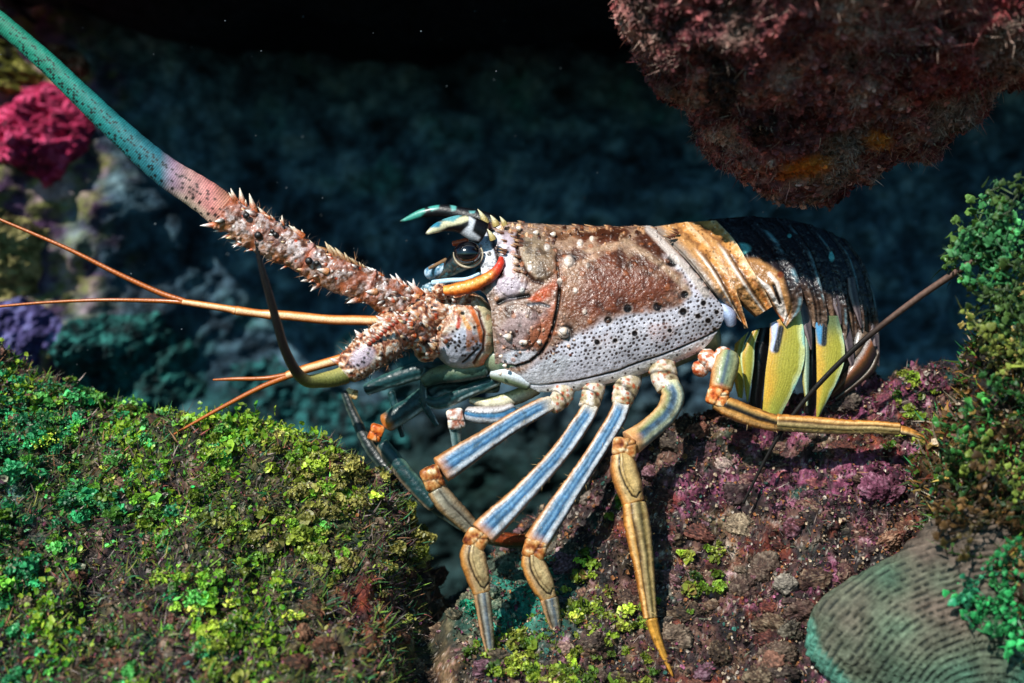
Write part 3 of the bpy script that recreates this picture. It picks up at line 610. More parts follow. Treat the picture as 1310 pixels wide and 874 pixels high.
def chain_plant(name, label, seeds, poly, cols, n_steps, rad, dmin, dmax, turn=.5):
    a = Acc(); segs = []
    for (sx, sy, ang, ln) in seeds:
        hue_ = H(cols[rng.integers(len(cols))]) * math.exp(.25 * rng.normal()); d = rng.uniform(dmin, dmax); stack = [(sx, sy, d, ang, ln, hue_)]
        while stack:
            x, y, d, an, ln, hu = stack.pop()
            while ln > 0:
                st = rad * rng.uniform(1.1, 1.9); x2 = x + st * math.cos(an); y2 = y + st * math.sin(an); d2 = d + rng.normal() * 6
                if poly_sd(np.array([x2]), np.array([y2]), poly)[0] < 0: break
                segs.append((x, y, d, x2, y2, d2, an, hu * math.exp(.16 * rng.normal()), ln)); x, y, d = x2, y2, d2; an += turn * rng.normal() * .9; ln -= 1
                if rng.uniform() < .28: stack.append((x, y, d, an + rng.choice([-.9, .9]) + .2 * rng.normal(), ln - 1, hu * math.exp(.2 * rng.normal())))
    def lobe(x, y, d, an, r, hu, tilt):
        n, m = 8, 18; ph = (np.arange(m) / m * 2 * PI)[None]; th = np.linspace(.02, PI - .02, n)[:, None]; o = rng.uniform(0, 6)
        R_ = r * (1 + .16 * np.sin(3 * ph + o) + .10 * np.sin(5 * ph + 2 * o) + .07 * np.sin(8 * ph + o)) * (1 - .35 * np.clip(-np.cos(ph), 0, 1))
        u = R_ * np.sin(th) * np.cos(ph) * rng.uniform(.8, 1.2); v = R_ * np.sin(th) * np.sin(ph); w_ = r * .22 * np.cos(th) + .5 * r * tilt * (u / r) ** 2
        u = u + r * .6; ct, st = math.cos(an), math.sin(an); v2 = v * math.cos(tilt) ; w2 = w_ + v * math.sin(tilt)
        pos = P(x + u * ct - v2 * st, y + u * st + v2 * ct, d + w2)
        edge = sstep(.6, 1, np.sin(th) + 0 * ph); nz = fbm(np.stack([u / 3 + o, v / 3, th + 0 * ph], -1), 2, 5)
        a.add(pos, gridf(n, m, True), lerpc(lerpc(np.broadcast_to(hu, pos.shape), hu * 1.7 + .02, edge * .5), hu * .5, sstep(.1, .6, nz) * .6))
    for (x, y, d, x2, y2, d2, an, hu, ln) in segs:
        tube(a, [(x, y, d, 1.3), (x2, y2, d2, 1.1)], lambda t, q, f, X, Y, hu=hu: np.broadcast_to(hu * .5, t.shape + (3,)), n=5, m=7, cap=0)
        tipness = 1.15 if ln < 3 else .85
        for k in range(rng.integers(1, 4)):
            lobe(x2, y2, d2 + rng.normal() * 3, an + (0 if k == 0 else rng.choice([-1, 1]) * rng.uniform(.6, 1.5)), rad * rng.uniform(.35, .85) * tipness, hu * math.exp(.15 * rng.normal()), rng.normal() * .6)
    if segs:
        q_ = np.array([(g[3], g[4], g[5]) for g in segs]); k_ = np.repeat(np.arange(len(q_)), 2); nb = len(k_)
        bp_ = P(q_[k_, 0] + 7 * rng.normal(size=nb), q_[k_, 1] + 7 * rng.normal(size=nb), q_[k_, 2] - 10 + 8 * rng.normal(size=nb))
        bc = np.array([segs[k][7] for k in k_]) * .45 * np.exp(.4 * rng.normal(size=(nb, 1)))
        blades(a, bp_, unit(rng.normal(size=(nb, 3))), rng.uniform(6, 15, nb) * S, rng.uniform(.5, 1.6, nb) * S, bc, .8)
    o = a.build(name, M_alga); tag(o, label, 'algae', group='beaded algae clumps along the right edge'); return o
chain_plant('chain_algae', 'tall green beaded algae standing at the upper right edge', [(1330,470,-2.4,16),(1330,400,-2.7,15),(1330,330,3.0,14),(1330,270,-3.0,13),(1330,440,2.9,12),(1335,230,3.1,9),(1320,480,-2.2,14),(1330,360,2.9,14),(1330,300,2.8,12),(1300,500,-2.0,10),(1330,420,-2.6,15)],
            [(1200,330),(1215,300),(1222,270),(1215,240),(1240,228),(1262,238),(1275,200),(1340,180),(1350,520),(1290,500),(1258,470),(1262,430),(1228,418),(1238,370),(1205,345)], ['4e7a2a', '6a8a34', '3a7a44', '7a8438', '4e8450', '8a7a44', '46622a'], 12, 7.6, 150, 215)
chain_plant('chain_algae', 'bright green beaded algae spilling over the brown rock below the first clump', [(1330,540,3.1,14),(1330,580,-3.0,14),(1330,510,3.0,14),(1320,560,2.8,14),(1330,600,-2.9,12),(1330,530,-3.0,15)],
            [(1195,530),(1215,505),(1240,480),(1340,480),(1350,640),(1290,640),(1230,600),(1215,570),(1200,550)], ['3a7a34', '3a8a4a', '5a8a2a', '4a7228', '6a7a30'], 12, 7.0, 170, 215)
chain_plant('chain_algae', 'brownish beaded algae hanging on the rock at the right edge', [(1330,640,3.0,14),(1330,680,-3.0,14),(1300,620,2.6,12),(1320,720,3.1,12),(1280,600,2.2,12)],
            [(1190,590),(1250,560),(1340,580),(1350,740),(1250,745),(1200,690)], ['4a3418', '5a4c22', '3a2a14', '6a4e2a', '3e5a20', '2e4a20'], 12, 7.0, 195, 225)
chain_plant('chain_algae', 'emerald green beaded algae drooping over the coral plate', [(1330,740,2.8,14),(1330,700,2.6,14),(1330,770,3.0,12),(1310,760,3.2,14),(1330,810,-3.0,10)],
            [(1195,790),(1205,750),(1240,735),(1300,690),(1350,680),(1350,830),(1290,835),(1255,800),(1215,800)], ['2a8a4a', '3a9a50', '4a9040', '2a8058'], 12, 7.0, 222, 245)

# -------- thin whip crossing behind the tail and in front of the hind leg
a = Acc()
def whp(t, q, f, x, y): return lerpc(np.broadcast_to(H('6a5248'), t.shape + (3,)), H('14100e'), sstep(.25, .45, t)) * (1 - .3 * (q[..., None] > .2))
tube(a, [(1262,325,150,3.4),(1225,347,130,4.4),(1165,388,100,4.2),(1100,440,80,3.6),(1040,500,75,3.2),(995,560,70,2.6),(950,645,62,1.6)], whp, m=10)
tag(a.build('sea_whip', M_turf), 'thin brown whip slanting from the right algae across the hind leg', 'sea whip')

exec_lobster = True
# ================================================================== THE LOBSTER
lob = empty('spiny_lobster', P(800, 860, 60), 'spiny lobster with dotted white and brown shell walking across the reef', 'lobster')

# -------- carapace
top = ([590, 600, 625, 660, 700, 760, 830, 870, 900, 935], [300, 292, 284, 284, 288, 290, 290, 292, 300, 325])
bot = ([590, 600, 625, 650, 690, 740, 800, 860, 910, 940], [458, 464, 471, 484, 501, 500, 485, 466, 443, 424])
def shell_grid(nv, ns, amin=-58, amax=90):
    A = np.radians(np.linspace(amax, amin, nv))[:, None]; v = (1 - np.sin(A)) / (1 - math.sin(math.radians(amin)))
    s = np.linspace(0, 1, ns)[None]
    vv = v.ravel()
    x0 = np.interp(vv, [0, .08, .25, .35, .42, .50, .58, 1], [612, 612, 614, 616, 606, 622, 628, 634])
    x1 = np.interp(vv, [0, .18, .33, .50, .63, .75, .88, .95, 1], [836, 868, 890, 911, 924, 928, 920, 908, 896])
    x = x0[:, None] + (x1 - x0)[:, None] * s
    tp = np.interp(x, *top); bt = np.interp(x, *bot); y = tp + (bt - tp) * v
    Wd = np.interp(x, [590, 620, 680, 760, 840, 900, 935], [58, 70, 84, 92, 90, 82, 74])
    return x, y, Wd * np.cos(A) ** .85, A + 0 * x, v + 0 * x
X, Y, Dp, An, Vv = shell_grid(520, 660)
p3 = np.stack([X, Y, Dp], -1)
gran = fbm(p3 / 5, 3, 500); gran2 = fbm(p3 / 2.2, 2, 501); big = fbm(p3 / 30, 3, 502)
pt = Paint(X, Y, H('9c8070'))
pt.c = lerpc(pt.c, H('6a4c3a'), sstep(-.1, .5, gran)); pt.c = lerpc(pt.c, H('c4b2aa'), sstep(0, .5, -gran2) * .7)
mott = fbm(p3 / 17, 4, 505); pt.mix(H('5a3422'), sstep(.05, .3, mott) * (1 - sstep(330, 400, Y)) * .8); pt.mix(H('c0a890'), sstep(.05, .3, -mott) * (1 - sstep(320, 400, Y)) * .45)
# brown saddle and patches
pt.poly([(738,345),(762,330),(790,318),(806,322),(828,338),(850,352),(868,368),(878,384),(858,388),(838,392),(808,394),(780,404),(752,408),(738,400),(742,372)], '6a3820', 14, wob=22, seed=3)
m9 = sstep(-6, 8, poly_sd(X, Y, [(738,345),(790,318),(828,338),(878,384),(808,394),(752,408)])); pt.mix(H('3c2014'), sstep(0, .35, fbm(p3 / 9, 4, 521)) * m9 * .7); pt.mix(H('c0764a'), sstep(.1, .4, fbm(p3 / 5, 3, 522)) * m9 * .55)
pt.poly([(772,330),(800,322),(830,342),(850,360),(815,362),(785,350)], '55301f', 9, wob=8, seed=4, a=.8)
pt.poly([(700,345),(722,352),(738,372),(742,398),(722,410),(712,392)], '8a6044', 9, wob=8, seed=31, a=.8)
pt.poly([(735,335),(755,345),(752,375),(735,385),(722,370),(722,345)], 'b59a80', 8, wob=6, seed=5, a=.6)
pt.poly([(742,330),(770,322),(800,326),(840,352),(866,374),(850,390),(800,396),(760,404),(735,395),(728,360)], '7e4830', 16, wob=26, seed=33, a=.7)
pt.poly([(742,298),(770,293),(800,296),(806,306),(780,314),(752,316),(735,308)], '5e3420', 5, wob=8, seed=6)
pt.poly([(700,292),(735,292),(745,303),(725,318),(705,306)], '7a5a42', 5, wob=6, seed=7)
pt.poly([(812,300),(838,298),(856,312),(866,326),(850,328),(828,320)], '54301f', 4, wob=6, seed=8)
pt.line([(745,323),(770,318),(790,313),(806,303),(818,292)], 2.6, 'bfa88e', .7, h=.6, a=.8)
pt.line([(800,308),(820,322),(846,338),(872,362),(884,378)], 4, 'bca890', .7, h=.6, a=.8)
pt.line([(722,344),(745,336),(765,326),(792,314)], 4, 'c5a890', .6, a=.8)
pt.line([(700,330),(690,312),(672,300)], 3.5, '4a3022', .7, h=-1)
c8, i8 = cellular(p3 / np.array([26, 19, 30]) + .35 * fbm(p3 / 12, 3, 541)[..., None], 540); up_ = (1 - sstep(318, 352, Y)) * sstep(690, 725, X)
pt.mix(H('4a2a1a'), (1 - sstep(.28, .46, c8)) * up_ * .75); pt.mix(H('c4ae98'), sstep(.52, .66, c8) * up_ * .55, h=.5)
# lower whitish dotted flank
fl = [(702,452),(712,440),(740,424),(770,412),(800,402),(838,398),(872,388),(884,376),(872,352),(850,330),(862,322),(880,342),(905,378),(940,390),(945,440),(860,480),(700,520),(652,500),(668,476),(690,462)]
pt.poly(fl, 'd3d0dc', 6, wob=9, seed=9)
pt.line([(760,452),(800,432),(850,418),(890,410)], 14, 'd2ccd2', .9, a=.5)
flm = sstep(-3, 5, poly_sd(X, Y, fl))
# small dots on a jittered hexagonal field, following the shell
hx, hy = X / 6.3, (Y + .18 * (X - 800)) / 5.4
row = np.floor(hy); colx = np.floor(hx + .5 * (row % 2))
dd = np.full(X.shape, 9.0)
for da in (-1, 0, 1):
    for db in (-1, 0, 1):
        r_ = row + da; c_ = np.floor(hx + .5 * (r_ % 2)) + db
        ox = _h(c_.astype(np.int64), r_.astype(np.int64), 0 * c_.astype(np.int64), 5) - .5; oy = _h(c_.astype(np.int64), r_.astype(np.int64), 0 * c_.astype(np.int64) + 7, 5) - .5
        sz = .7 + .6 * _h(c_.astype(np.int64), r_.astype(np.int64), 0 * c_.astype(np.int64) + 3, 5)
        dd = np.minimum(dd, np.hypot((c_ + .5 - .5 * (r_ % 2) + .6 * ox - hx + .35 * big) * 6.3, (r_ + .5 + .55 * oy - hy) * 5.4) / sz)
dots = (1 - sstep(1.0, 2.0, dd + .5 * gran)) * flm * np.clip(1 - sstep(455, 486, Y + .12 * (X - 760)) * .75, 0, 1)
pt.mix(H('3a2826'), dots * .95, h=-.5)
pt.mix(H('96604a'), sstep(.1, .5, big) * flm * (1 - sstep(425, 450, Y)) * .35)
for (cx, cy, r) in [(803,395,5.6),(841,393,5.6),(778,410,5),(812,427,3.8),(874,399,5),(860,334,8),(887,345,5.5),(903,372,5),(876,377,5),(896,360,4),(764,438,3.6),(787,436,3),(857,423,2.8),(906,411,3.8),(893,405,3.5),(917,400,3),(914,422,2.6),(900,388,3.6)]:
    pt.mix(H('cbbcb8'), (1 - sstep(r, r + 3, np.hypot(X - cx, Y - cy))) * .5); pt.disc(cx, cy, r, '150c0c', .25, h=-1.2)
# lower rim: dark line then pale band
rim = [(650,497),(690,499),(735,494),(790,480),(850,459),(905,436),(935,420)]
pt.line([(a_, b_ - 6) for a_, b_ in rim], 1.3, '1a1412', .5, h=-1.6)
pt.line([(a_, b_ + 2) for a_, b_ in rim], 5, 'dedada', .4, h=1.2)
for k in range(16): pt.disc(668 + k * 16.5, np.interp(668 + k * 16.5, [q_[0] for q_ in rim], [q_[1] for q_ in rim]) + .5, 1.4, '2a1a18', .4)
# pale front of flank under the cervical groove
pt.poly([(640,478),(672,478),(690,466),(702,452),(735,458),(720,480),(690,497),(655,496)], 'c6c6ce', 5)
for k in range(26):
    pt.disc(702 + 16 * rng.normal(), 452 + 9 * rng.normal(), 1.6, '4a2a22', .4)
# cervical groove and cheek
groove = [(712,330),(714,350),(716,372),(713,395),(708,418),(702,436),(692,452),(678,464),(660,470),(642,468)]
pt.poly([(636,420),(660,398),(690,400),(708,385),(712,400),(704,430),(692,448),(670,462),(645,462),(637,455)], 'ae9492', 6, wob=3, seed=12)
pt.poly([(640,455),(660,447),(690,446),(688,455),(668,466),(645,466)], 'c9cbd6', 4)
pt.poly([(668,436),(700,400),(712,372),(716,388),(706,428),(694,446),(676,446)], 'b2653c', 6, wob=5, seed=13, a=.85)
pt.poly([(676,383),(692,370),(712,358),(716,366),(704,380),(688,388)], 'cf5a26', 4, a=.95)
pt.poly([(690,330),(716,335),(716,375),(700,385),(694,360)], '9a7058', 8, wob=6, seed=14, a=.5)
pt.line(groove[2:], 2.3, '120c0b', .5, h=-4); pt.line(groove[:3], 1.8, '3a2418', .5, h=-2)
pt.line([(638,388),(650,382),(664,380),(676,378)], 3.2, '120a0a', .5, h=-4)
pt.line([(676,390),(690,388),(702,392)], 2.2, '5a5a62', .6, h=-1)
# cheek bulges
pt.disc(662, 418, 30, pt.c, h=6); pt.disc(690, 335, 24, pt.c, h=5); pt.disc(655, 360, 20, pt.c, h=4)
pt.poly([(640,300),(662,296),(655,330),(660,352),(678,368),(650,380),(636,372),(628,350)], 'b8a8b2', 6, wob=6, seed=15)
pt.poly([(668,300),(690,296),(708,312),(710,345),(700,362),(684,358),(668,338)], '93836c', 5, wob=4, seed=16, a=.8)
pt.line([(664,296),(661,312),(664,330),(672,348),(684,360),(694,362)], 2.6, '3a2014', .6, h=-2.2)
pt.disc(664, 305, 6, '24140f', .4, sy=1.3)
# orbit pillar: white, dark curved stripe, white
pt.poly([(610,292),(628,290),(636,310),(642,338),(636,352),(618,352),(606,340)], 'd8dce6', 3)
pt.line([(622,284),(629,300),(636,318),(641,336),(640,352)], 5, '2a100c', .35, h=-1.5)
pt.line([(636,300),(644,322),(650,345)], 4.5, 'd4ccd6', .6)
pt.disc(626, 325, 3.2, '1c1412', .3); pt.disc(630, 300, 4, 'e6e2de', .3, h=2)
# bright tubercles
for (cx, cy, r, hh) in [(700,318,4,2),(716,360,3.4,2),(668,372,3,2),(736,372,3.2,2),(727,335,6.5,4),(721,426,8,5),(748,399,3,2),(752,340,3,2),(650,430,5,3),(668,437,4,3),(690,437,3,2),(678,345,3,2),(742,312,4,3),(757,306,3,2)]:
    if r > 4.5: pt.disc(cx + 4, cy - 3, r * 1.2, '22120e', .5)
    pt.disc(cx, cy, r, 'ece8e4', .3, h=hh, sy=.85 if cy > 400 else 1.25)
for k in range(46):
    cx, cy = rng.uniform(640, 735), rng.uniform(395, 455)
    pt.disc(cx, cy, rng.uniform(1.2, 2.4), ['c9a08a', '5a2a1c', 'd8b8a0'][k % 3], .4, h=1.2)
for k in range(60):
    cx = rng.uniform(640, 880); cy = np.interp(cx, *top) + abs(rng.normal()) * 10 + 2
    pt.disc(cx, cy, rng.uniform(1.5, 3), ['d8b088', '4a2a1c', 'c99a70'][k % 3], .4, h=2)
c5, i5 = cellular(p3 / 4.6, 510); nf = 1 - flm
pt.mix(H('ece0da'), (1 - sstep(.16, .34, c5)) * (i5 > .84) * nf * .55, h=.6); pt.mix(H('3a2218'), (1 - sstep(.14, .3, c5)) * (i5 < .3) * nf * .8, h=-.6)
c6, i6 = cellular(p3 / 11, 512); pt.mix(H('c07a50'), (1 - sstep(.2, .4, c6)) * (i6 > .6) * nf * .55, h=1.2)
pt.mix(H('2c1a12'), sstep(.12, .38, fbm(p3 / 13, 4, 531)) * nf * .6); pt.c = pt.c * (1 + .42 * gran + .3 * big)[..., None]; tn = (nf * sstep(655, 715, X))[..., None]; pt.c = pt.c * (1 - tn * np.array([.22, .36, .44]))
pt.h += gran * .9 * (1 - flm * .8) + gran2 * .35 * (1 - flm * .5) + big * 2
# rear margin band
rr_ = [(838,289),(868,320),(892,346),(912,374),(925,395),(928,420)]
pt.line([(a_ - 9, b_ + 3) for a_, b_ in rr_[:4]], 4.5, 'c2b4ac', .6, h=.8)
# displacement along the section normal
cn, sn_ = np.cos(An), np.sin(An)
k = pt.h
pos = P(X, Y - sn_ * k, Dp + cn * k)
acc = Acc(); acc.add(pos, gridf(520, 660), pt.c)
Xb, Yb, Db, Ab, _ = shell_grid(120, 200); acc.add(P(Xb, Yb, -Db), gridf(120, 200)[:, ::-1], H('8a6a58'))
# short hooked spines along the back and over the brow
for k in range(85):
    cx = rng.uniform(640, 870); aa = rng.uniform(22, 88); cy0 = np.interp(cx, *top); cy1 = np.interp(cx, *bot)
    v_ = (1 - math.sin(math.radians(aa))) / (1 + math.sin(math.radians(58))); cy = cy0 + (cy1 - cy0) * v_; dz = 85 * math.cos(math.radians(aa))
    cone(acc, (cx, cy, dz), (-1, -.35, .12), rng.uniform(6, 12), rng.uniform(1.5, 2.6), H('5e3420'), H('c89a6c'), .0)
for (cx, cy, dz, l, r) in [(650,431,78,13,5),(721,424,90,12,6),(727,334,74,11,5),(672,438,82,8,3.5),(690,438,84,7,3),(686,298,45,9,4),(664,292,40,8,4),(708,300,50,9,4),(640,292,30,11,5),(742,312,60,8,3.5),(646,468,66,7,3),(641,456,68,6,3),(640,478,66,6,3)]:
    cone(acc, (cx, cy, dz), (-1, -.15, .5), l * .55, r, H('cdb8a4'), H('f4f0ec'))
acc.build('carapace', M_shell, lob)

# underside between the legs
acc = Acc()
def ub(t, q, f, x, y): return lerpc(np.broadcast_to(H('8e9a7c'), t.shape + (3,)), H('3c5a50'), sstep(-.2, .5, fbm(np.stack([x / 14, y / 14, f], -1), 3, 7)))
tube(acc, [(610,450,10,20),(660,465,14,26),(740,468,14,30),(830,450,10,30),(920,420,4,26)], ub, m=40, dr=1.7)
tube(acc, [(628,478,30,7),(650,480,46,12),(680,492,46,9)], lambda t, q, f, x, y: lerpc(np.broadcast_to(H('cfd6de'), t.shape + (3,)), H('6a7a5a'), sstep(-.1, .6, q)), m=24)
acc.build('underside', M_leg, lob)

# -------- tail: overlapping shells, each between a front and a rear edge
def seg_shell(name, F, R, W, paint, d0=0, n=150, m=60, bulge=3.0, far=True):
    F = spline(np.array(F, float), n); R = spline(np.array(R, float), n)
    s = np.linspace(0, 1, m)[None, :, None]; g = F[:, None] * (1 - s) + R[:, None] * s
    t = np.linspace(0, 1, n)[:, None] * np.ones((1, m)); ss = s[..., 0] * np.ones((n, 1))
    prof = np.sin(np.clip(t * 1.12, 0, 1) * PI / 2) ** .9 * (1 - .32 * sstep(.62, 1, t))
    dep = d0 + W * prof + bulge * np.sin(ss * PI * .9) + 3.5 * sstep(.78, 1, ss) - 5 * (1 - sstep(0, .12, ss))
    pt = Paint(g[..., 0], g[..., 1], (0, 0, 0)); paint(pt, t, ss)
    dep = dep + pt.h
    a = Acc(); a.add(P(g[..., 0], g[..., 1], dep), gridf(n, m)[:, ::-1], pt.c)
    if far:
        a.add(P(g[..., 0], g[..., 1], 2 * d0 - dep - 1), gridf(n, m), pt.c)
    # turned-in lip at the rear edge
    lip = np.stack([P(g[:, -1, 0], g[:, -1, 1], dep[:, -1]), P(g[:, -1, 0] - 5, g[:, -1, 1], dep[:, -1] - 9)], 1)
    a.add(lip, gridf(n, 2)[:, ::-1], np.repeat(pt.c[:, -1][:, None], 2, 1) * .6)
    return a.build(name, M_shell, lob)
def brown_seg(pt, t, s):
    f = fbm(np.stack([pt.x / 6, pt.y / 6, s], -1), 3, 33)
    pt.c = ramp(s + .25 * f, [(0, '4a3224'), (.2, 'a8774a'), (.45, 'c9935a'), (.6, '8a5a34'), (.8, 'd0904e'), (1, 'd8b890')])
    c_, idn = cellular(np.stack([pt.x / 4.5, pt.y / 4.5, s * 3], -1), 35); pt.mix(H('4a2818'), (1 - sstep(.2, .4, c_)) * (idn > .5) * .7); pt.mix(H('ecd8b8'), (1 - sstep(.12, .3, c_)) * (idn < .25) * .6); g2 = fbm(np.stack([pt.x / 14, pt.y / 14, s], -1), 3, 36); pt.c = pt.c * (1 + .5 * g2)[..., None]
    pt.h += f * 2.0 + g2 * 2
    pt.mix(H('e8dcd0'), np.exp(-((s - .52) / .05) ** 2) * sstep(.25, .4, t) * .9, h=1.2)
    pt.mix(H('20140e'), np.exp(-((s - .64) / .05) ** 2) * sstep(.3, .45, t) * .8, h=-1.5)
    pt.mix(H('cc7430'), np.exp(-((s - .86) / .1) ** 2) * sstep(.5, .8, t) * .8)
def shaded_seg(seed, spots=()):
    def f_(pt, t, s):
        f = fbm(np.stack([pt.x / 5, pt.y / 5, s + seed], -1), 3, 40 + seed)
        pt.c = ramp(t + .1 * f, [(0, '181418'), (.4, '1e1a20'), (.62, '292226'), (.8, '5a4438'), (1, '76665c')]) * (1 + .5 * f[..., None])  # overhang's shade painted into the near-black upper part of the tail
        pt.mix(H('6a96a4'), np.exp(-((s - .93) / .05) ** 2) * sstep(.02, .2, t) * .9 * sstep(-.2, .25, fbm(np.stack([t * 9, s * 2, 0 * t + seed], -1), 3, 41)) * (1 - .09 * seed), h=1.0)
        pt.mix(H('120d10'), np.exp(-((s - .70) / .05) ** 2) * .8, h=-1.6)
        pt.mix(H('9a7a62'), np.exp(-((s - .35) / .09) ** 2) * sstep(.6, .85, t) * .7, h=1)
        pt.mix(H('130e10'), np.exp(-((s - .5) / .05) ** 2) * sstep(.55, .7, t) * .9, h=-2)
        c_, idn = cellular(np.stack([pt.x / 5, pt.y / 5, s * 3 + seed], -1), 37); pt.mix(H('7a8a90'), (1 - sstep(.12, .28, c_)) * (idn > .8) * .5); pt.h += f * 2.2
        for (cx, cy, r, sy) in spots: pt.disc(cx, cy, r * 1.35, '08080c', .3, sy=sy); pt.disc(cx, cy, r, '63b3b4', .3, sy=sy)
    return f_
seg_shell('tail_segment', [(1064,300),(1082,330),(1092,370),(1098,410),(1102,448)], [(1082,306),(1104,335),(1118,375),(1124,420),(1118,462)], 34, shaded_seg(6), -60)
seg_shell('tail_segment', [(1036,288),(1058,322),(1070,365),(1078,405),(1082,436)], [(1066,298),(1088,330),(1100,372),(1106,412),(1104,452)], 44, shaded_seg(5), -45)
seg_shell('tail_segment', [(1004,280),(1034,320),(1048,365),(1054,400),(1058,426)], [(1040,288),(1066,325),(1078,366),(1084,405),(1082,444)], 54, shaded_seg(4, [(1064, 328, 3.4, 1.9)]), -34)
seg_shell('tail_segment', [(962,277),(1000,318),(1020,360),(1030,390),(1034,412)], [(1006,280),(1036,320),(1050,362),(1058,400),(1056,432)], 64, shaded_seg(3, [(1010, 302, 2.5, 1)]), -22)
def s2(pt, t, s):
    shaded_seg(2, [(949, 318, 11, .62)])(pt, t, s)
    tan = [(948,334),(968,336),(984,346),(992,362),(984,372),(964,364),(950,352)]
    pt.poly([(944,330),(972,332),(1000,352),(1012,392),(1010,418),(994,408),(968,380),(952,356)], 'b88450', 4, h=1)
    pt.poly(tan, '9a6e44', 3)
    pt.line([(950,344),(966,356),(982,368),(996,392),(1003,412)], 3, 'efe4dc', .5, h=1.2)
    pt.line([(984,350),(994,362),(1000,385),(1006,408)], 2.5, 'e8d8cc', .5, h=1)
    pt.line([(990,366),(998,388)], 2.4, '160e0c', .5, h=-2)
    pt.line([(962,366),(984,392),(1000,410)], 3, 'cc7030', .5)
    pt.disc(998, 352, 4, '7a3a20', .4)
seg_shell('tail_segment', [(905,281),(940,312),(958,345),(980,380),(998,408)], [(966,276),(1000,314),(1022,356),(1026,392),(1006,418)], 76, s2, -12)
seg_shell('tail_segment', [(858,286),(892,312),(916,345),(944,385),(966,406)], [(916,282),(940,308),(958,338),(976,368),(988,392)], 84, brown_seg, -4)
def s0(pt, t, s):
    brown_seg(pt, t, s); pt.mix(H('9a8e84'), (1 - sstep(.1, .45, s)) * .7)
seg_shell('tail_segment', [(832,291),(866,320),(890,346),(912,374),(938,402)], [(880,284),(908,314),(930,346),(946,384),(957,420)], 90, s0, 0)
# blue-white skin fold behind the carapace corner
a = Acc(); tube(a, [(918,384,62,5),(932,402,66,9),(936,418,60,6)], lambda t, q, f, x, y: ramp(q, [(-1, '8a8aa8'), (0, 'b8c8e8'), (1, '4a5a7a')]), m=20)
a.build('skin_fold', M_leg, lob)
# spiky side flaps of the rear segments
for (x0_, y0_, d_, dx, dy, r_) in [(1030,408,30,8,40,7),(1058,424,20,8,44,7),(1084,436,5,8,42,7),(1104,450,-15,4,34,6),(1118,420,-30,6,50,6),(1092,380,0,10,40,6),(1068,380,14,8,36,6),(1046,372,26,8,34,6)]:
    a = Acc()
    tube(a, [(x0_ - 4, y0_ - 26, d_ - 6, r_ * .8), (x0_, y0_, d_, r_), (x0_ + dx * .6, y0_ + dy * .55, d_ + 3, r_ * .6), (x0_ + dx, y0_ + dy, d_ + 2, .8)],
         lambda t, q, f, x, y: ramp(q + .25 * fbm(np.stack([x / 5, y / 5, t], -1), 2, 3), [(-1, '5a4a4e'), (-.5, '8a7a7c'), (-.1, '2a2226'), (.4, '4a4046'), (1, '6a5c5a')]), m=16, dr=.5)
    a.build('tail_spike', M_shell, lob)

# -------- swimmerets: leaf blades, plus black sheets for the shaded gaps between
def leaf(name, left, right, d, paint, n=90, m=40, thick=2.0, curl=4):
    Lf = spline(np.array(left, float), n); Rt = spline(np.array(right, float), n); s = np.linspace(0, 1, m)[None, :]
    g = Lf[:, None] * (1 - s[..., None]) + Rt[:, None] * s[..., None]
    t = np.linspace(0, 1, n)[:, None] + 0 * s; ss = s + 0 * t
    pt = Paint(g[..., 0], g[..., 1], (0, 0, 0)); paint(pt, t, ss)
    dep = d + curl * np.sin(ss * PI) + 5 * np.sin(t * PI) + pt.h
    a = Acc(); a.add(P(g[..., 0], g[..., 1], dep), gridf(n, m)[:, ::-1], pt.c)
    a.add(P(g[..., 0], g[..., 1], dep - thick * np.sin(ss * PI) - .3), gridf(n, m), pt.c)
    return a.build(name, M_leg, lob)
def yellow(top_c=None, inner=None):
    def f_(pt, t, s):
        f = fbm(np.stack([pt.x / 9, pt.y / 18, s * 0], -1), 3, 77)
        pt.c = ramp(s + .12 * f, [(0, 'cfa840'), (.12, 'c79a35'), (.4, 'a3993a'), (.8, 'a8a544'), (.93, 'd8e0a0'), (1, '9ac8b8')])
        pt.mix(H('b8743a'), (1 - sstep(.0, .35, t)) * .55 * (1 - sstep(.3, .7, s)))
        pt.mix(H('8a9a44'), sstep(.75, 1, t) * .5)
        fine = np.abs(np.sin(s * 40 + 3 * f)); pt.h += .25 * fine; pt.mix(H('7a7a2a'), (1 - sstep(0, .25, fine)) * .25)
        if top_c: pt.mix(H(top_c), (1 - sstep(.05, .28, t)) * .9)
        if inner: inner(pt, t, s)
    return f_
def gap_black(pt, t, s): pt.c = ramp(s, [(0, '2a2010'), (.12, '060608'), (.85, '08080c'), (1, '30303a')])  # black sheets stand in for shade in the gaps between swimmerets
leaf('swimmeret_and_gap', [(940,440),(938,460),(940,490),(944,508)], [(958,424),(952,440),(954,470),(950,510)], 14, yellow())
leaf('swimmeret_and_gap', [(962,424),(948,452),(950,480),(955,512)], [(972,421),(966,440),(964,470),(957,514)], 26, lambda pt, t, s: (yellow()(pt, t, s), pt.mix(H('bfe6b8'), (1 - sstep(.0, .2, s)) * .8))[0])
leaf('swimmeret_and_gap', [(970,420),(964,450),(963,480),(958,520)], [(990,418),(984,450),(978,490),(974,524)], 8, gap_black)
def in2(pt, t, s):
    pt.line([(991,416),(992,432),(990,446)], 4.5, 'b8c4ec', .5); pt.line([(999,420),(996,436),(993,448)], 4, '0a0a10', .4)
leaf('swimmeret_and_gap', [(985,414),(984,440),(979,480),(975,532)], [(1024,396),(1029,430),(1027,470),(1000,530)], 34, yellow(inner=in2), m=60)
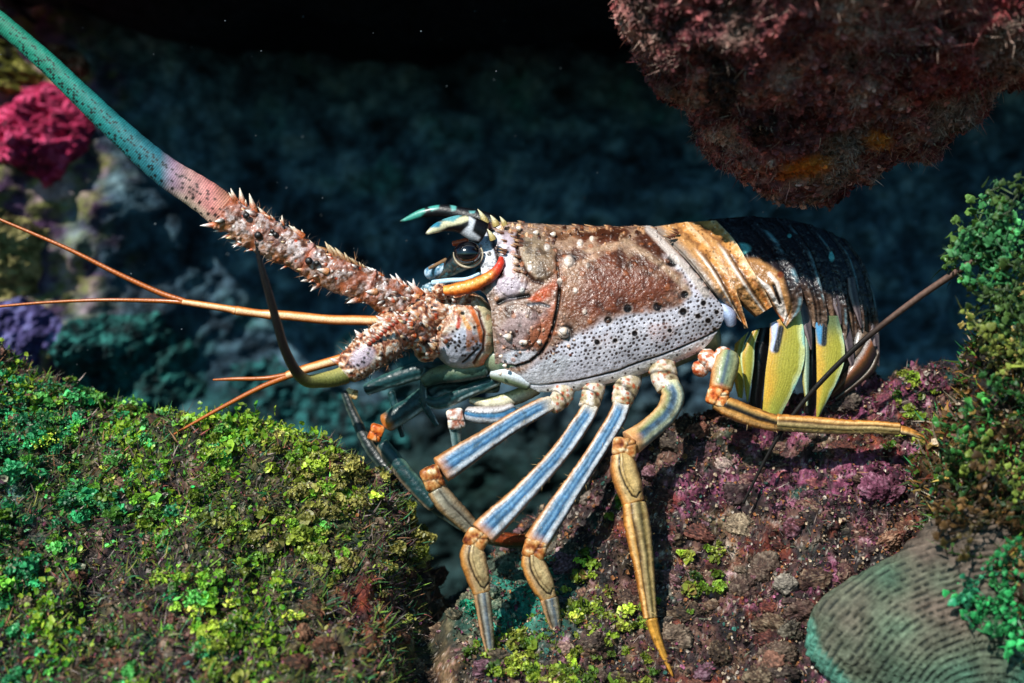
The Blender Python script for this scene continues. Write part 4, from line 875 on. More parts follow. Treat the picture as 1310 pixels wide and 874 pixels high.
leaf('swimmeret_and_gap', [(1026,404),(1027,440),(1026,480),(1031,520)], [(1033,406),(1035,440),(1035,480),(1034,518)], 26, lambda pt, t, s: pt.mix(ramp(s, [(0, 'b8a23a'), (.5, 'bcd0b0'), (1, '6a9a9a')]), 1 + 0 * t), m=16)
leaf('swimmeret_and_gap', [(1034,404),(1034,440),(1030,490),(1028,528)], [(1050,406),(1048,440),(1046,490),(1044,532)], 10, gap_black)
def in3(pt, t, s):
    pt.line([(1046,404),(1049,424),(1051,436)], 5.5, '3f86b4', .5); pt.line([(1056,408),(1055,425),(1054,440)], 3.5, '0a0a10', .4)
leaf('swimmeret_and_gap', [(1042,404),(1044,440),(1045,490),(1044,534)], [(1072,404),(1080,440),(1078,470),(1049,532)], 22, yellow('5a6a4a', in3), m=60)
# tail fan, folded under and pointing back
def fan(c1, c2, c3):
    return lambda pt, t, s: pt.mix(ramp(s + .1 * fbm(np.stack([pt.x / 5, pt.y / 5, s], -1), 2, 4), [(0, c1), (.35, c2), (.6, c3), (.85, '2a2028'), (1, c1)]), 1 + 0 * t)
leaf('tail_fan', [(1112,430),(1100,452),(1082,474),(1062,504)], [(1122,452),(1112,470),(1094,488),(1064,510)], 2, fan('241e1c', '7a4420', '43301f'))
leaf('tail_fan', [(1122,446),(1110,470),(1092,488),(1068,508)], [(1126,456),(1118,476),(1100,492),(1070,514)], -4, fan('2c2626', '8a7c70', '4a3a30'))
leaf('tail_fan', [(1098,420),(1090,444),(1080,462),(1072,480)], [(1120,430),(1108,452),(1094,468),(1076,486)], -10, fan('2a2a2c', '6a5440', '3a3028'))

# -------- walking legs
def banded(stops, ends=None, rough=.06, ridge=0.0, seed=0):
    def f_(t, q, f, x, y):
        n_ = fbm(np.stack([x / 22, y / 22, q * 1.5], -1), 3, seed); n5 = fbm(np.stack([x / 4, y / 4, f], -1), 2, seed + 3)
        st = fbm(np.stack([q * 7, t * 3, f * 2], -1), 3, seed + 5); c = ramp(q + rough * (n_ * 2 + st), stops); c = c * (1 + .3 * n5[..., None] + .3 * st[..., None]); mo = sstep(.12, .4, fbm(np.stack([x / 10, y / 10, f * 1.5 + seed], -1), 4, seed + 11)); c = lerpc(c, c * np.array([.55, .45, .38]), mo * .6)
        sp_, si_ = cellular(np.stack([x / 6, y / 6, f * 2], -1), seed); c = lerpc(c, H('3a2a20'), (1 - sstep(.12, .22, sp_)) * (si_ < .2) * .7)
        if ends:
            for (a0, a1, col) in ends: c = lerpc(c, H(col), (sstep(a1, a0, t) if a1 > a0 else sstep(a1, a0, t)) * .85)
        return c, ridge * (1.2 * np.exp(-((np.abs(q) - .72) / .14) ** 2) - 1.6 * np.exp(-(q / .3) ** 2)) + .6 * n5 + .5 * n_ - .5 * np.exp(-((q + .3) / .1) ** 2) * (stops is GOLD or stops is TAN)
    return f_
BLUE = [(-1, '8a5a2c'), (-.86, 'c8946a'), (-.7, 'd8c4b4'), (-.58, '7a7a84'), (-.5, '7f9cb4'), (-.3, '3f6c94'), (-.1, '7aa4c4'), (.1, '3c6a94'), (.28, '2a4c6c'), (.38, '9ab4c8'), (.55, 'e2e4ea'), (.72, 'b8c6d2'), (.86, '3c4650'), (1, '6a6058')]
BLUE_OLD = [(-1, 'b07838'), (-.8, 'd8a878'), (-.62, 'd8ccc4'), (-.5, '6a96bc'), (-.28, '2f6a9e'), (-.05, '5a96c8'), (.18, '2d68a0'), (.34, '24527c'), (.45, 'a8c4dc'), (.62, 'e0e2ea'), (.78, '8fb0d0'), (1, '6a7a8a')]
OLIVEB = [(-1, 'b07838'), (-.8, 'd2b080'), (-.5, '8a8a5a'), (-.3, '5a6a5a'), (-.05, '35506a'), (.25, '6a8090'), (.45, 'b8c0a0'), (.65, 'd8d8b8'), (.85, '6a8a88'), (1, '5a6048')]
GOLD = [(-1, '8a5020'), (-.8, 'cc8438'), (-.6, 'e4bc80'), (-.4, 'c08c48'), (-.28, '2e1a10'), (-.16, '6a5030'), (.05, 'c8ac78'), (.3, '7a6c44'), (.42, '2a2218'), (.55, 'a08850'), (.8, 'd8b87c'), (1, '7a5420')]
TAN = [(-1, 'a06a2c'), (-.8, 'd89a50'), (-.55, 'c0a478'), (-.38, '241810'), (-.24, '8a7a58'), (.1, 'ae9870'), (.5, 'a08c62'), (.75, 'c0a074'), (1, '8a6a48')]
GREYT = [(-1, '8a6030'), (-.8, 'c89a70'), (-.55, '6a5a44'), (-.42, '2a2018'), (-.2, '9a9688'), (.1, '6a747c'), (.4, '4a545a'), (.6, 'a8a088'), (1, '7a6248')]
def knee(acc, x, y, d, r, rot=0.0, cols=('a8602c', 'c89458', '5e2412')):
    def pf(px, py, X, Y, Z):
        f = fbm(np.stack([px / 5, py / 5, Z * 2], -1), 3, 9); c = ramp(f, [(-.5, cols[2]), (-.15, cols[0]), (.2, cols[1]), (.55, 'efd8b0')])
        g = np.maximum(1 - sstep(.02, .09, np.abs(X - .12 + .25 * Y)), (1 - sstep(.02, .09, np.abs(Y + .45 * X + .1))) * (X > .1))
        g = np.maximum(g, sstep(.72, .86, np.abs(Y)) * .8); c = lerpc(c, H('2a120a'), g * .85)
        c = c * (1 + .25 * fbm(np.stack([px / 2.5, py / 2.5, Z * 3], -1), 2, 19))[..., None]
        box = 1 / (np.abs(X) ** 4.5 + np.abs(Y) ** 4.5 + np.abs(Z) ** 4.5) ** (1 / 4.5) - 1
        return c, r * .84 * box + f * 1.2 - 1.4 * g
    ball(acc, (x, y, d), r * .84, pf, 50, 56, (1.06, .92, .85), rot)
def coxa(acc, pts, seed=0):
    pts = [(x, y, d, r * .88) for x, y, d, r in pts]; pts = [(pts[0][0], pts[0][1] - 12, pts[0][2] - 22, pts[0][3] * .9)] + pts
    def pf(t, q, f, x, y):
        c, idn = cellular(np.stack([x / 6.5, y / 6.5, f * 1.5], -1), seed); n_ = fbm(np.stack([x / 7, y / 7, f], -1), 3, seed)
        base = ramp(n_, [(-.5, '5a4630'), (-.2, 'ae9c78'), (.05, 'c8b8a0'), (.4, 'dcd2c8')])
        m = (1 - sstep(.25, .42, c)) * (idn > .4); base = lerpc(base, H('b04a1c'), m * .9)
        base = lerpc(base, H('18100c'), (1 - sstep(.12, .24, c)) * (idn < .3))
        g = np.exp(-((t - .62 - .1 * q) / .035) ** 2); base = lerpc(base, H('2a1a10'), g * .8)
        return base, m * .8 + .9 * n_ - .8 * g
    tube(acc, pts, pf, m=40, cap=.25)
def dotline(acc): pass
def looped(stops, ends=None, seed=0, L=60, r=15):
    """limb plate with a long lobe outlined by a dark loop"""
    b = banded(stops, ends, seed=seed)
    def f_(t, q, f, x, y):
        c, h = b(t, q, f, x, y)
        dd = seg_dist(t * L, q * r, [(4, -3), (L * .3, -5), (L * .6, -4), (L * .84, 1), (L * .9, 7), (L * .82, 13)])
        d2 = seg_dist(t * L, q * r, [(3, 2), (L * .35, -.5), (L * .62, 1), (L * .78, 5)])
        g = 1 - sstep(.8, 1.9, dd); c = lerpc(c, H('180e0a'), g * .95); c = lerpc(c, H('3a2818'), (1 - sstep(.4, 1.2, d2)) * .7)
        lobe = sstep(0, 3, q * r + 4) * sstep(L * .88, L * .7, t * L); c = lerpc(c, c * 1.25, lobe)
        return c, h - 1.6 * g + 1.0 * lobe
    return f_
FLAT = [(-1, '8a5420'), (-.8, 'd0904a'), (-.5, 'b89870'), (0, 'a08a60'), (.5, 'b09a6e'), (.8, 'c8a878'), (1, '7a5a38')]
def leg(parts, label=None):
    """parts: list of (name, builder); the first is the leg's own mesh, the others its pieces"""
    root = None
    for nm, fn in parts:
        a = Acc(); fn(a); o = a.build(nm, M_leg, lob if root is None else root)
        if root is None: root = o
    return root
def T_(pts, pf, **k): return lambda a: tube(a, pts, pf, **k)
# near leg, foremost
leg([('leg', lambda a: coxa(a, [(722,496,46,16),(716,512,58,15),(704,521,66,12)], 1)),
     ('upper_leg', T_([(706,515,66,9.2),(690,522,72,11.8),(650,545,86,12.6),(610,571,98,15.0),(580,591,106,17.6),(563,602,110,17.6)], banded(BLUE, [(1.0, .9, 'c8864a'), (.0, .12, 'd8c8b0')], seed=1, ridge=1.0), m=64, cap=.12, dr=.7)),
     ('knee', lambda a: knee(a, 553, 612, 112, 18, 1.15)),
     ('lower_leg', T_([(556,622,112,13),(570,642,108,14),(588,660,96,13),(606,678,84,11)], banded([(-1, '7a5a34'), (-.7, 'b09a78'), (-.3, '8c8878'), (-.15, '2a2420'), (0, 'a09a88'), (.5, 'b4aa94'), (.8, 'c09a6a'), (1, '7a5a38')], seed=4), m=40)),
     ('foot', T_([(612,683,82,9),(640,690,74,10),(668,692,62,9),(690,690,50,5)], banded([(-1, '5a2a14'), (-.4, 'a04a24'), (.1, '8a3a1c'), (.6, '3a3018'), (1, '2a2a1a')], rough=.5, seed=5), m=30))])
# second
leg([('leg', lambda a: coxa(a, [(760,490,44,17),(757,508,58,16),(752,524,66,14)], 2)),
     ('upper_leg', T_([(757,518,66,10.1),(748,534,72,11.8),(722,572,90,11.8),(690,609,106,12.6),(655,646,120,15.0),(628,672,128,17.6),(617,684,130,17.6)], banded(BLUE, [(1.0, .92, 'c8864a'), (.0, .08, 'd8c8b0')], seed=2, ridge=1.0), m=64, cap=.12, dr=.7)),
     ('knee', lambda a: knee(a, 609, 690, 131, 17, .45)),
     ('lower_leg', T_([(605,696,131,12),(604,710,132,16),(610,735,132,15),(617,760,131,11)], looped(FLAT, [(1, .9, 'c88a48')], seed=6, L=66), m=64, cap=.2)),
     ('foot', T_([(616,757,131,11),(620,785,131,10),(625,820,129,7.5),(629,856,127,3)], banded(GREYT, seed=7), m=36, cap=.25))])
# third
leg([('leg', lambda a: coxa(a, [(805,482,40,19),(800,500,56,18),(794,520,62,14)], 3)),
     ('upper_leg', T_([(797,512,62,10.9),(790,532,68,11.8),(770,566,80,11.8),(740,612,92,12.6),(712,654,100,15.0),(692,684,104,16.7),(685,696,105,16.7)], banded(BLUE, [(1.0, .92, 'c8864a'), (.0, .08, 'd8c8b0')], seed=3, ridge=1.0), m=64, cap=.12, dr=.7)),
     ('knee', lambda a: knee(a, 684, 703, 105, 17, .25)),
     ('lower_leg', T_([(680,708,105,12),(682,722,105,15),(692,745,104,15),(703,768,103,10)], looped(FLAT, [(1, .9, 'c88a48')], seed=8, L=64), m=64, cap=.2)),
     ('foot', T_([(702,764,103,12),(707,786,101,10),(714,816,97,5)], banded(GREYT, seed=9), m=36, cap=.25))])
# fourth
leg([('leg', lambda a: coxa(a, [(845,462,44,20),(850,482,60,20),(856,500,66,17)], 4)),
     ('upper_leg', T_([(856,490,66,13),(861,508,74,15),(851,530,86,14.5),(828,551,98,14.5),(806,567,108,17)], banded(OLIVEB, [(.95, .82, 'd89a60'), (.0, .1, 'd8d0a0')], seed=10), m=52, cap=.12)),
     ('knee', lambda a: knee(a, 799, 573, 112, 18, .1)),
     ('lower_leg', T_([(795,580,113,13),(797,598,116,17),(804,622,118,17),(811,645,119,14)], looped([(-1, '7a4a20'), (-.8, 'c8803a'), (-.4, 'ccac78'), (.1, 'a88a54'), (.6, 'c0a26c'), (1, '7a5830')], [(1, .9, 'd8924a')], seed=11, L=70, r=17), m=72, cap=.2)),
     ('shin', T_([(811,642,119,15),(815,670,121,17),(822,715,124,14),(828,760,126,11),(832,792,127,9)], banded(GOLD, seed=12), m=48, cap=.2)),
     ('foot', T_([(833,790,127,8.5),(840,815,128,6.5),(852,845,128,4),(861,866,128,1.2)], banded([(-1, '8a5a20'), (-.5, 'e0a040'), (0, 'a87a30'), (.5, 'c8903c'), (1, '5a4018')], seed=13), m=24))])
# fifth, reaching back
def cx5(a):
    for (x, y, d, r) in [(896,472,52,11),(905,458,58,12),(914,464,60,13),(925,455,60,12)]:
        ball(a, (x, y, d), r, lambda px, py, X, Y, Z: (ramp(fbm(np.stack([px / 4, py / 4, Z], -1), 3, 14), [(-.4, 'a8401c'), (-.05, 'd89068'), (.2, 'ece4dc'), (.5, 'f2ece4')]), 1.2 * fbm(np.stack([px / 5, py / 5, Z], -1), 2, 15)), 30, 30)
leg([('leg', cx5),
     ('upper_leg', T_([(933,448,62,11),(930,462,66,16),(925,482,72,16),(920,502,78,14)], banded([(-1, 'b86a30'), (-.7, 'c0a070'), (-.3, '8a9a70'), (0, '4a5a6a'), (.3, '7a8a70'), (.7, 'a8a878'), (1, '4a5040')], [(.97, .8, 'c8702c')], seed=16), m=44, cap=.4)),
     ('knee', lambda a: knee(a, 918, 508, 80, 16, .3, ('d06426', 'e8a05c', '8a2a0c'))),
     ('lower_leg', T_([(914,512,80,10),(932,521,80,13),(962,533,78,13),(990,541,76,11),(1000,543,76,9)], banded([(-1, '8a5420'), (-.75, 'd89a50'), (-.5, 'b08a50'), (-.3, '5a4a2a'), (-.15, '16100c'), (.1, '2a1e14'), (.25, 'd89a50'), (.6, 'e8b070'), (.85, 'c07830'), (1, '7a4418')], seed=17), m=44, cap=.2)),
     ('shin', T_([(992,540,76,11),(1030,543,73,11),(1080,546,68,10),(1120,547,64,8.5),(1152,549,60,8)], banded(GOLD, seed=18), m=40, cap=.2)),
     ('foot', T_([(1150,549,60,6),(1165,553,57,5),(1188,563,50,1.5)], banded([(-1, '9a5a20'), (0, 'e0a050'), (.5, 'efd0a0'), (1, '6a4018')], seed=19), m=20))])
def hairs(line_, n, seed):
    r_ = np.random.default_rng(seed); c = spline(np.array(line_, float), 80); i = r_.integers(2, 78, n); an = r_.uniform(0, 2 * PI, n)
    tx, ty = c[i + 1, 0] - c[i - 1, 0], c[i + 1, 1] - c[i - 1, 1]; L = np.hypot(tx, ty) + 1e-6; nx_, ny_ = ty / L, -tx / L
    p = P(c[i, 0] + nx_ * c[i, 3] * np.cos(an) * .95, c[i, 1] + ny_ * c[i, 3] * np.cos(an) * .95, c[i, 2] + c[i, 3] * .8 * np.sin(an))
    dv = unit(np.stack([nx_ * np.cos(an) + tx / L * .8, -np.sin(an) * .8, -ny_ * np.cos(an) - ty / L * .8], -1) + .3 * r_.normal(size=(n, 3)))
    return p, dv, r_.uniform(3, 7, n) * S, n
b = Acc()
for k_, (ln_, n_) in enumerate([([(604,710,132,15),(616,757,131,11),(626,846,128,6)], 110), ([(682,722,105,14),(702,764,103,11),(713,810,98,8)], 90), ([(797,598,116,16),(811,645,119,15),(832,792,127,9),(858,860,128,3)], 180), ([(925,520,80,12),(1000,543,76,11),(1120,547,64,8),(1180,561,52,3)], 150), ([(690,522,72,13),(610,571,98,15),(563,602,110,18)], 70), ([(748,534,72,13),(690,609,106,14),(628,672,128,17)], 80), ([(790,532,68,13),(740,612,92,14),(692,684,104,17)], 80), ([(612,683,82,9),(668,692,62,9),(688,690,50,6)], 160)]):
    p_, dv_, l_, n_ = hairs(ln_, n_, 90 + k_); blades(b, p_, dv_, l_, np.full(n_, .22 * S), pick(['8a6a3a', '5a4020', 'c8a870', '4a3a30'], n_), .5)
b.build('leg_hairs', M_turf, lob)
# far-side legs, seen under the head
TEAL = [(-1, '4a6a62'), (-.8, '1f4a4a'), (-.4, '0f3034'), (0, '164248'), (.35, '0c2428'), (.6, '2c5c5e'), (.8, 'b8ccd0'), (.92, '7a9a9a'), (1, '2a4a4a')]
leg([('leg', T_([(610, 462, -30, 10.9), (585, 466, -34, 11.7)], banded(TEAL, seed=20))),
     ('upper_leg', T_([(592, 463, -36, 10.9), (545, 472, -44, 11.7), (500, 486, -50, 10.1), (466, 500, -54, 7.0)], banded(TEAL, seed=21), m=36)),
     ('knee', lambda a: knee(a, 450, 504, -55, 9, .2, ('b08848', 'd8b880', '5a3a1c'))),
     ('lower_leg', T_([(440,500,-52,5),(452,530,-45,6),(477,578,-30,7.5),(520,624,-10,8),(560,652,0,7),(594,676,6,5)], banded([(-1, 'b09a78'), (-.7, '2a3434'), (0, '10181a'), (.6, '1c2c2c'), (1, '5a6a60')], seed=22), m=20))])
leg([('leg', T_([(640, 492, -20, 10.1), (600, 494, -16, 10.9), (560, 496, -10, 11.7), (545, 506, -8, 13.3)], banded(TEAL, rough=.3, seed=23))),
     ('upper_leg', T_([(548, 504, -10, 13.3), (530, 518, -8, 13.3), (508, 532, -4, 13.3), (490, 544, 0, 11.7)], banded(TEAL, [(.97, .8, 'c8762c')], seed=24), m=36)),
     ('knee', lambda a: knee(a, 481, 554, 0, 12.5, 1.9, ('d0641c', 'e88a3c', '8a2a0c'))),
     ('lower_leg', T_([(487, 566, 0, 8.6), (505, 590, 6, 10.9), (530, 620, 12, 10.9), (556, 650, 20, 7.8)], banded([(-1, '6a8a7a'), (-.6, '1c4040'), (0, '123438'), (.6, '1c3c3c'), (1, 'a08a70')], seed=25), m=30))])
leg([('leg', T_([(690,494,10,9),(660,508,10,10),(625,516,10,8),(600,512,8,4)], banded([(-1, '8a8a5a'), (-.3, 'd8d0a8'), (.3, 'e0d8c0'), (1, '7a6a48')], seed=26))),
     ('upper_leg', T_([(660,522,26,8),(640,530,26,12),(612,531,24,11),(594,528,22,9)], banded([(-1, 'a89a90'), (-.6, 'd0ccd0'), (-.3, '16181c'), (0, '4a86b0'), (.3, '2a6090'), (.5, 'e0e4ea'), (1, '9a9aa0')], seed=27), m=32)),
     ('knee', lambda a: knee(a, 583, 536, 22, 15, 1.4, ('b8806a', 'e0dcd8', '8a3a1c'))),
     ('lower_leg', T_([(582,546,20,8),(584,562,16,7),(586,580,10,6)], banded([(-1, '8aa0a0'), (0, '1c4a4c'), (1, '9aa8a0')], seed=28), m=20))])
# mouth limbs folded under the head
for pts_, sd in [([(625,470,34,12),(590,476,30,13),(560,480,24,11),(540,490,18,8)], 31), ([(640,484,26,8),(600,500,18,9),(560,516,8,8),(536,508,2,6)], 32), ([(548,470,0,6),(542,490,4,5),(545,520,6,5),(560,545,4,3)], 33), ([(500,500,-30,5),(510,540,-26,4),(515,560,-26,3)], 34)]:
    a = Acc(); tube(a, pts_, banded(TEAL if sd > 31 else [(-1, '6a7a60'), (-.3, '7a8462'), (.3, '3a5a50'), (1, '1a3434')], rough=.3, seed=sd), m=24); a.build('mouth_limb', M_leg, lob)

# -------- head
def crust(seed, light=.0, cols=('1c1210', '7a3a20', 'c08a64', 'e8dccc')):
    """granular spiny-lobster crust: pale grains, rust patches, dark pits"""
    def f_(x, y, z):
        p_ = np.stack([x / 4.2, y / 4.2, z * 3], -1); n_ = fbm(p_, 3, seed); c_, idn = cellular(np.stack([x / 7.5, y / 7.5, z * 1.5], -1), seed)
        c = ramp(n_ + light, [(-.5, cols[0]), (-.15, cols[1]), (.12, cols[2]), (.42, cols[3])])
        c = lerpc(c, H('ece6e0'), (1 - sstep(.12, .28, c_)) * (idn > .55)); c = lerpc(c, H('120c0c'), (1 - sstep(.18, .3, c_)) * (idn < .16))
        c = lerpc(c, H('b8401a'), (1 - sstep(.2, .34, c_)) * ((idn > .3) & (idn < .4)))
        return c, 1.3 * n_ + 2.0 * (1 - sstep(.1, .45, c_)) * (idn > .55) - 1.2 * (1 - sstep(.1, .3, c_)) * (idn < .16)
    return f_
def crust_ball(acc, c, r, sq=(1, 1, 1), rot=0, seed=1, light=0.0, n=70, m=80, cols=('1c1210', '7a3a20', 'c08a64', 'e8dccc')):
    cf = crust(seed, light, cols); ball(acc, c, r, lambda px, py, X, Y, Z: cf(px, py, Z), n, m, sq, rot)
a = Acc()
crust_ball(a, (560, 400, 30), 34, (1.05, .8, 1.2), 0, 51)
crust_ball(a, (535, 415, 50), 27, (1, 1.2, 1), .3, 52)
crust_ball(a, (512, 396, 30), 26, (1.1, .85, 1.1), -.3, 53, .1)
crust_ball(a, (548, 442, 48), 20, (.9, 1.1, 1), .5, 54, .0)
crust_ball(a, (524, 428, 62), 14, (.7, 1.5, 1), -.5, 55, .1)
crust_ball(a, (498, 416, 55), 19, (1.1, 1, 1), 0, 56)
crust_ball(a, (566, 372, 10), 22, (1.3, .6, 1), 0, 57, .0, cols=('121c20', '2c5a66', '7aa0b0', 'dfe8f2'))
for k in range(38):
    x_, y_ = rng.uniform(492, 582), rng.uniform(372, 455)
    cone(a, (x_, y_, 62 + 12 * rng.normal()), (-1, -.6 + .5 * rng.normal(), .9), rng.uniform(5, 11), rng.uniform(1.8, 3.2), H(['9a4a24', 'c89a70', '6a3a24'][k % 3]), H('f0e8dc'))
for k in range(16):
    x_ = rng.uniform(495, 575); cone(a, (x_, 380 - (x_ - 495) * .1, 30 + 10 * rng.normal()), (-.6, -1, .2), rng.uniform(7, 14), 2.6, H('8a5a34'), H('e8dcc8'))
a.build('head', M_spiny, lob)
# cheek plate with cream rim
a = Acc()
def cheek(px, py, X, Y, Z):
    pt = Paint(px, py, H('cdbfae')); n_ = fbm(np.stack([px / 5, py / 5, Z], -1), 3, 61); pt.mix(H('a8927c'), sstep(0, .5, n_) * .7); pt.h += .8 * n_
    pt.poly([(560,430),(600,420),(622,440),(614,462),(590,472),(560,462)], 'aeb0be', 5, wob=5)
    for k in range(46): pt.disc(590 + 14 * rng.normal(), 436 + 9 * rng.normal(), rng.uniform(1, 2.2), '201614', .4)
    pt.line([(588,380),(602,394),(612,414),(616,436)], 3, 'c8642c', .5, h=-.5); pt.line([(575,388),(590,402),(600,420)], 3, 'cc8a3c', .5)
    pt.line([(582,398),(588,410),(586,418)], 2.5, 'b83a1c', .5); pt.line([(572,420),(560,436),(548,446)], 3, 'efe0d0', .4, h=2.5)
    pt.line([(592,376),(612,386),(625,404),(630,430),(626,452),(612,468)], 7, 'ccba92', .35, h=3.5); pt.mix(H('b0683c'), sstep(.05, .3, fbm(np.stack([px / 8, py / 8, Z], -1), 3, 68)) * (px > 596) * .6)
    pt.line([(600,386),(613,400),(620,425),(618,446),(606,464)], 1.5, '5a3020', .5, h=-2)
    pt.line([(612,446),(598,460),(592,464)], 1.5, '2a1c1a', .5, h=-2); pt.line([(616,462),(622,455)], 4, 'cc6a34', .5)
    cf_ = crust(66, .05); cc_, hh_ = cf_(px, py, Z); m_ = sstep(8, -14, (px - 576) * .8 + (py - 425) * .45 + 8 * n_); pt.mix(cc_, m_, 0); pt.h += hh_ * m_
    m2 = (1 - sstep(386, 402, py + 8 * n_)) * (px < 612); pt.mix(cc_, m2 * .9, 0); pt.h += hh_ * m2
    return pt.c * (1 + .35 * n_)[..., None], pt.h + 1.6 * fbm(np.stack([px / 11, py / 11, Z], -1), 2, 62)
ball(a, (592, 423, 30), 50, cheek, 260, 300, (.9, 1.0, .95))
a.build('cheek_plate', M_shell, lob)
# orange ridge under the eye
a = Acc()
tube(a, [(566,372,70,7),(580,371,74,8),(598,367,76,9),(614,361,76,8),(630,351,73,7),(640,338,70,5),(641,328,66,3)],
     lambda t, q, f, x, y: (lerpc(ramp(q + .1 * fbm(np.stack([x / 7, y / 7, t], -1), 2, 2), [(-1, 'a84a10'), (-.6, 'e89a3a'), (-.1, 'ecb45c'), (.4, 'd8641c'), (1, '8a2408')]), H('c8341c'), sstep(.6, .85, t)) * (1 + .35 * fbm(np.stack([x / 3, y / 3, t], -1), 3, 12))[..., None], 1.2 * fbm(np.stack([x / 5, y / 5, t], -1), 2, 5)), m=36)
crust_ball(a, (563, 373, 68), 10, seed=63)
a.build('eye_ridge', M_leg, lob)
# eye on its stalk
a = Acc()
ball(a, (598, 324, 60), 17, lambda px, py, X, Y, Z: H('0a0a10') + 0 * X[..., None], 40, 48, (1.08, .92, 1))
eye = a.build('eye', M_eye, lob)
a = Acc()
tube(a, [(556,354,36,6),(570,347,42,9),(586,335,46,14),(596,328,46,17)], lambda t, q, f, x, y: ramp(q * .6 + .7 * fbm(np.stack([x / 5, y / 5, t], -1), 3, 8), [(-.7, '0c0c0e'), (-.3, '2a2420'), (-.1, '12383e'), (.1, '5a5248'), (.3, '1c1412'), (.5, '3a7078'), (.8, '8aa8b0')]), m=40)
th_ = np.radians(np.linspace(-30, 190, 12)); tube(a, [(599 + 18.5 * math.cos(t_), 325 + 16.5 * math.sin(t_), 64, 1.2 + 1.1 * math.sin(max(0, t_)) ** 2) for t_ in th_], lambda t, q, f, x, y: ramp(q, [(-1, '8a7456'), (0, 'cdbfa4'), (1, '6a5440')]), m=12)
a.build('eye_stalk', M_leg, eye)
a = Acc()
tube(a, [(552,362,48,3.5),(575,359,60,3.2),(597,357,66,2.6),(614,350,66,2)], lambda t, q, f, x, y: np.broadcast_to(H('b8dcf0'), t.shape + (3,)), m=12)
tube(a, [(545,352,30,7),(558,346,40,9),(572,342,44,6)], lambda t, q, f, x, y: ramp(fbm(np.stack([x / 5, y / 5, q], -1), 2, 6), [(-.4, '1c5a6a'), (0, '5a8aa8'), (.4, 'c8dcec')]), m=20)
tube(a, [(608,352,50,8),(620,350,52,9),(620,340,50,6)], lambda t, q, f, x, y: ramp(q, [(-1, '0c1c20'), (.3, '1c5a60'), (1, '2a7a80')]), m=20)
tube(a, [(572,332,40,3),(560,338,46,2.5),(548,344,52,2)], lambda t, q, f, x, y: np.broadcast_to(H('8a6a4a'), t.shape + (3,)), m=10)
tube(a, [(578,312,58,3.2),(600,308,58,4.5)], lambda t, q, f, x, y: np.broadcast_to(H('b84a20'), t.shape + (3,)), m=14)
a.build('eye_socket', M_leg, lob)
# two brow horns
def horn(pts, pf): pts = [(x, y, d, r * .86) for x, y, d, r in pts]; a = Acc(); tube(a, pts, pf, m=56, n=140, dr=.7, cap=.2); return a.build('brow_horn', M_leg, lob)
def hn(t, q, f, x, y):
    pt = Paint(x, y, H('0c0a0c'))
    pt.poly([(546,296),(556,286),(572,282),(596,276),(604,280),(590,286),(572,290),(558,300),(548,304)], 'ded8b0', 2.0)
    pt.poly([(549,283),(566,284),(562,291),(551,292)], '2a7a94', 2); pt.poly([(564,276),(580,272),(590,276),(580,284),(566,282)], '5a9aa0', 2)
    pt.poly([(600,276),(608,282),(604,296),(614,304),(612,308),(596,307),(582,304),(592,296),(600,288)], 'd4d8e0', 2)
    pt.poly([(582,304),(590,302),(598,308),(594,314),(584,312)], 'd8c8a0', 1.5)
    return pt.c
horn([(620,300,62,17),(606,293,66,17),(590,287,70,14),(570,288,76,9.5),(556,293,82,6.5),(544,300,86,1.5)], hn)
def hf(t, q, f, x, y):
    pt = Paint(x, y, H('08080c'))
    pt.poly([(513,282),(526,272),(542,266),(545,270),(534,281),(522,285)], '3f9a8a', 2); pt.poly([(546,263),(562,260),(561,267),(552,270)], '3f9a90', 1.5)
    pt.poly([(576,262),(584,262),(583,269),(578,270)], '5aa6a0', 1.5); pt.poly([(600,270),(608,270),(607,273),(601,273)], '5a9a9a', 1)
    return pt.c
horn([(632,288,-20,15),(612,281,-22,14),(590,275,-24,11.5),(566,270,-26,9.5),(540,273,-28,6.5),(524,279,-29,4),(511,284,-30,1.2)], hf)
a = Acc()
for (x_, y_, d_, l, r) in [(620,282,50,16,5),(634,286,30,12,5),(630,304,72,12,4.5),(645,286,40,10,4)]: cone(a, (x_, y_, d_), (-.4, -1, .2), l, r, H('b8a060'), H('e8e0b8'), .2)
a.build('brow_spines', M_spiny, lob)

# -------- big antennae
def ant_seg(acc, pts, seed, light=.15):
    cf = crust(seed, light, ('160e0c', '5e3826', '8e6a58', 'c8b6b4'))
    def pf(t, q, f, x, y):
        c, h = cf(x, y, f * .6); e = sstep(.84, .97, t) + (1 - sstep(.03, .13, t)); c = lerpc(c, H('b8562c'), np.clip(e, 0, 1) * .7)
        c = lerpc(c, H('c8804a'), sstep(.3, .9, q) * .5); rp = sstep(.08, .3, fbm(np.stack([x / 16, y / 16, f], -1), 3, seed + 8)); c = lerpc(c, H('9a4c28'), rp * .7); c = c * (1 - .45 * sstep(.1, .35, fbm(np.stack([x / 11, y / 11, f], -1), 3, seed + 9)))[..., None]
        return c, h + 2.4 * np.clip(e, 0, 1) + 3.2 * fbm(np.stack([x / 12, y / 12, f], -1), 2, seed + 20)
    tube(acc, [(x, y, d, r * .9) for x, y, d, r in pts], pf, m=90, cap=.35)
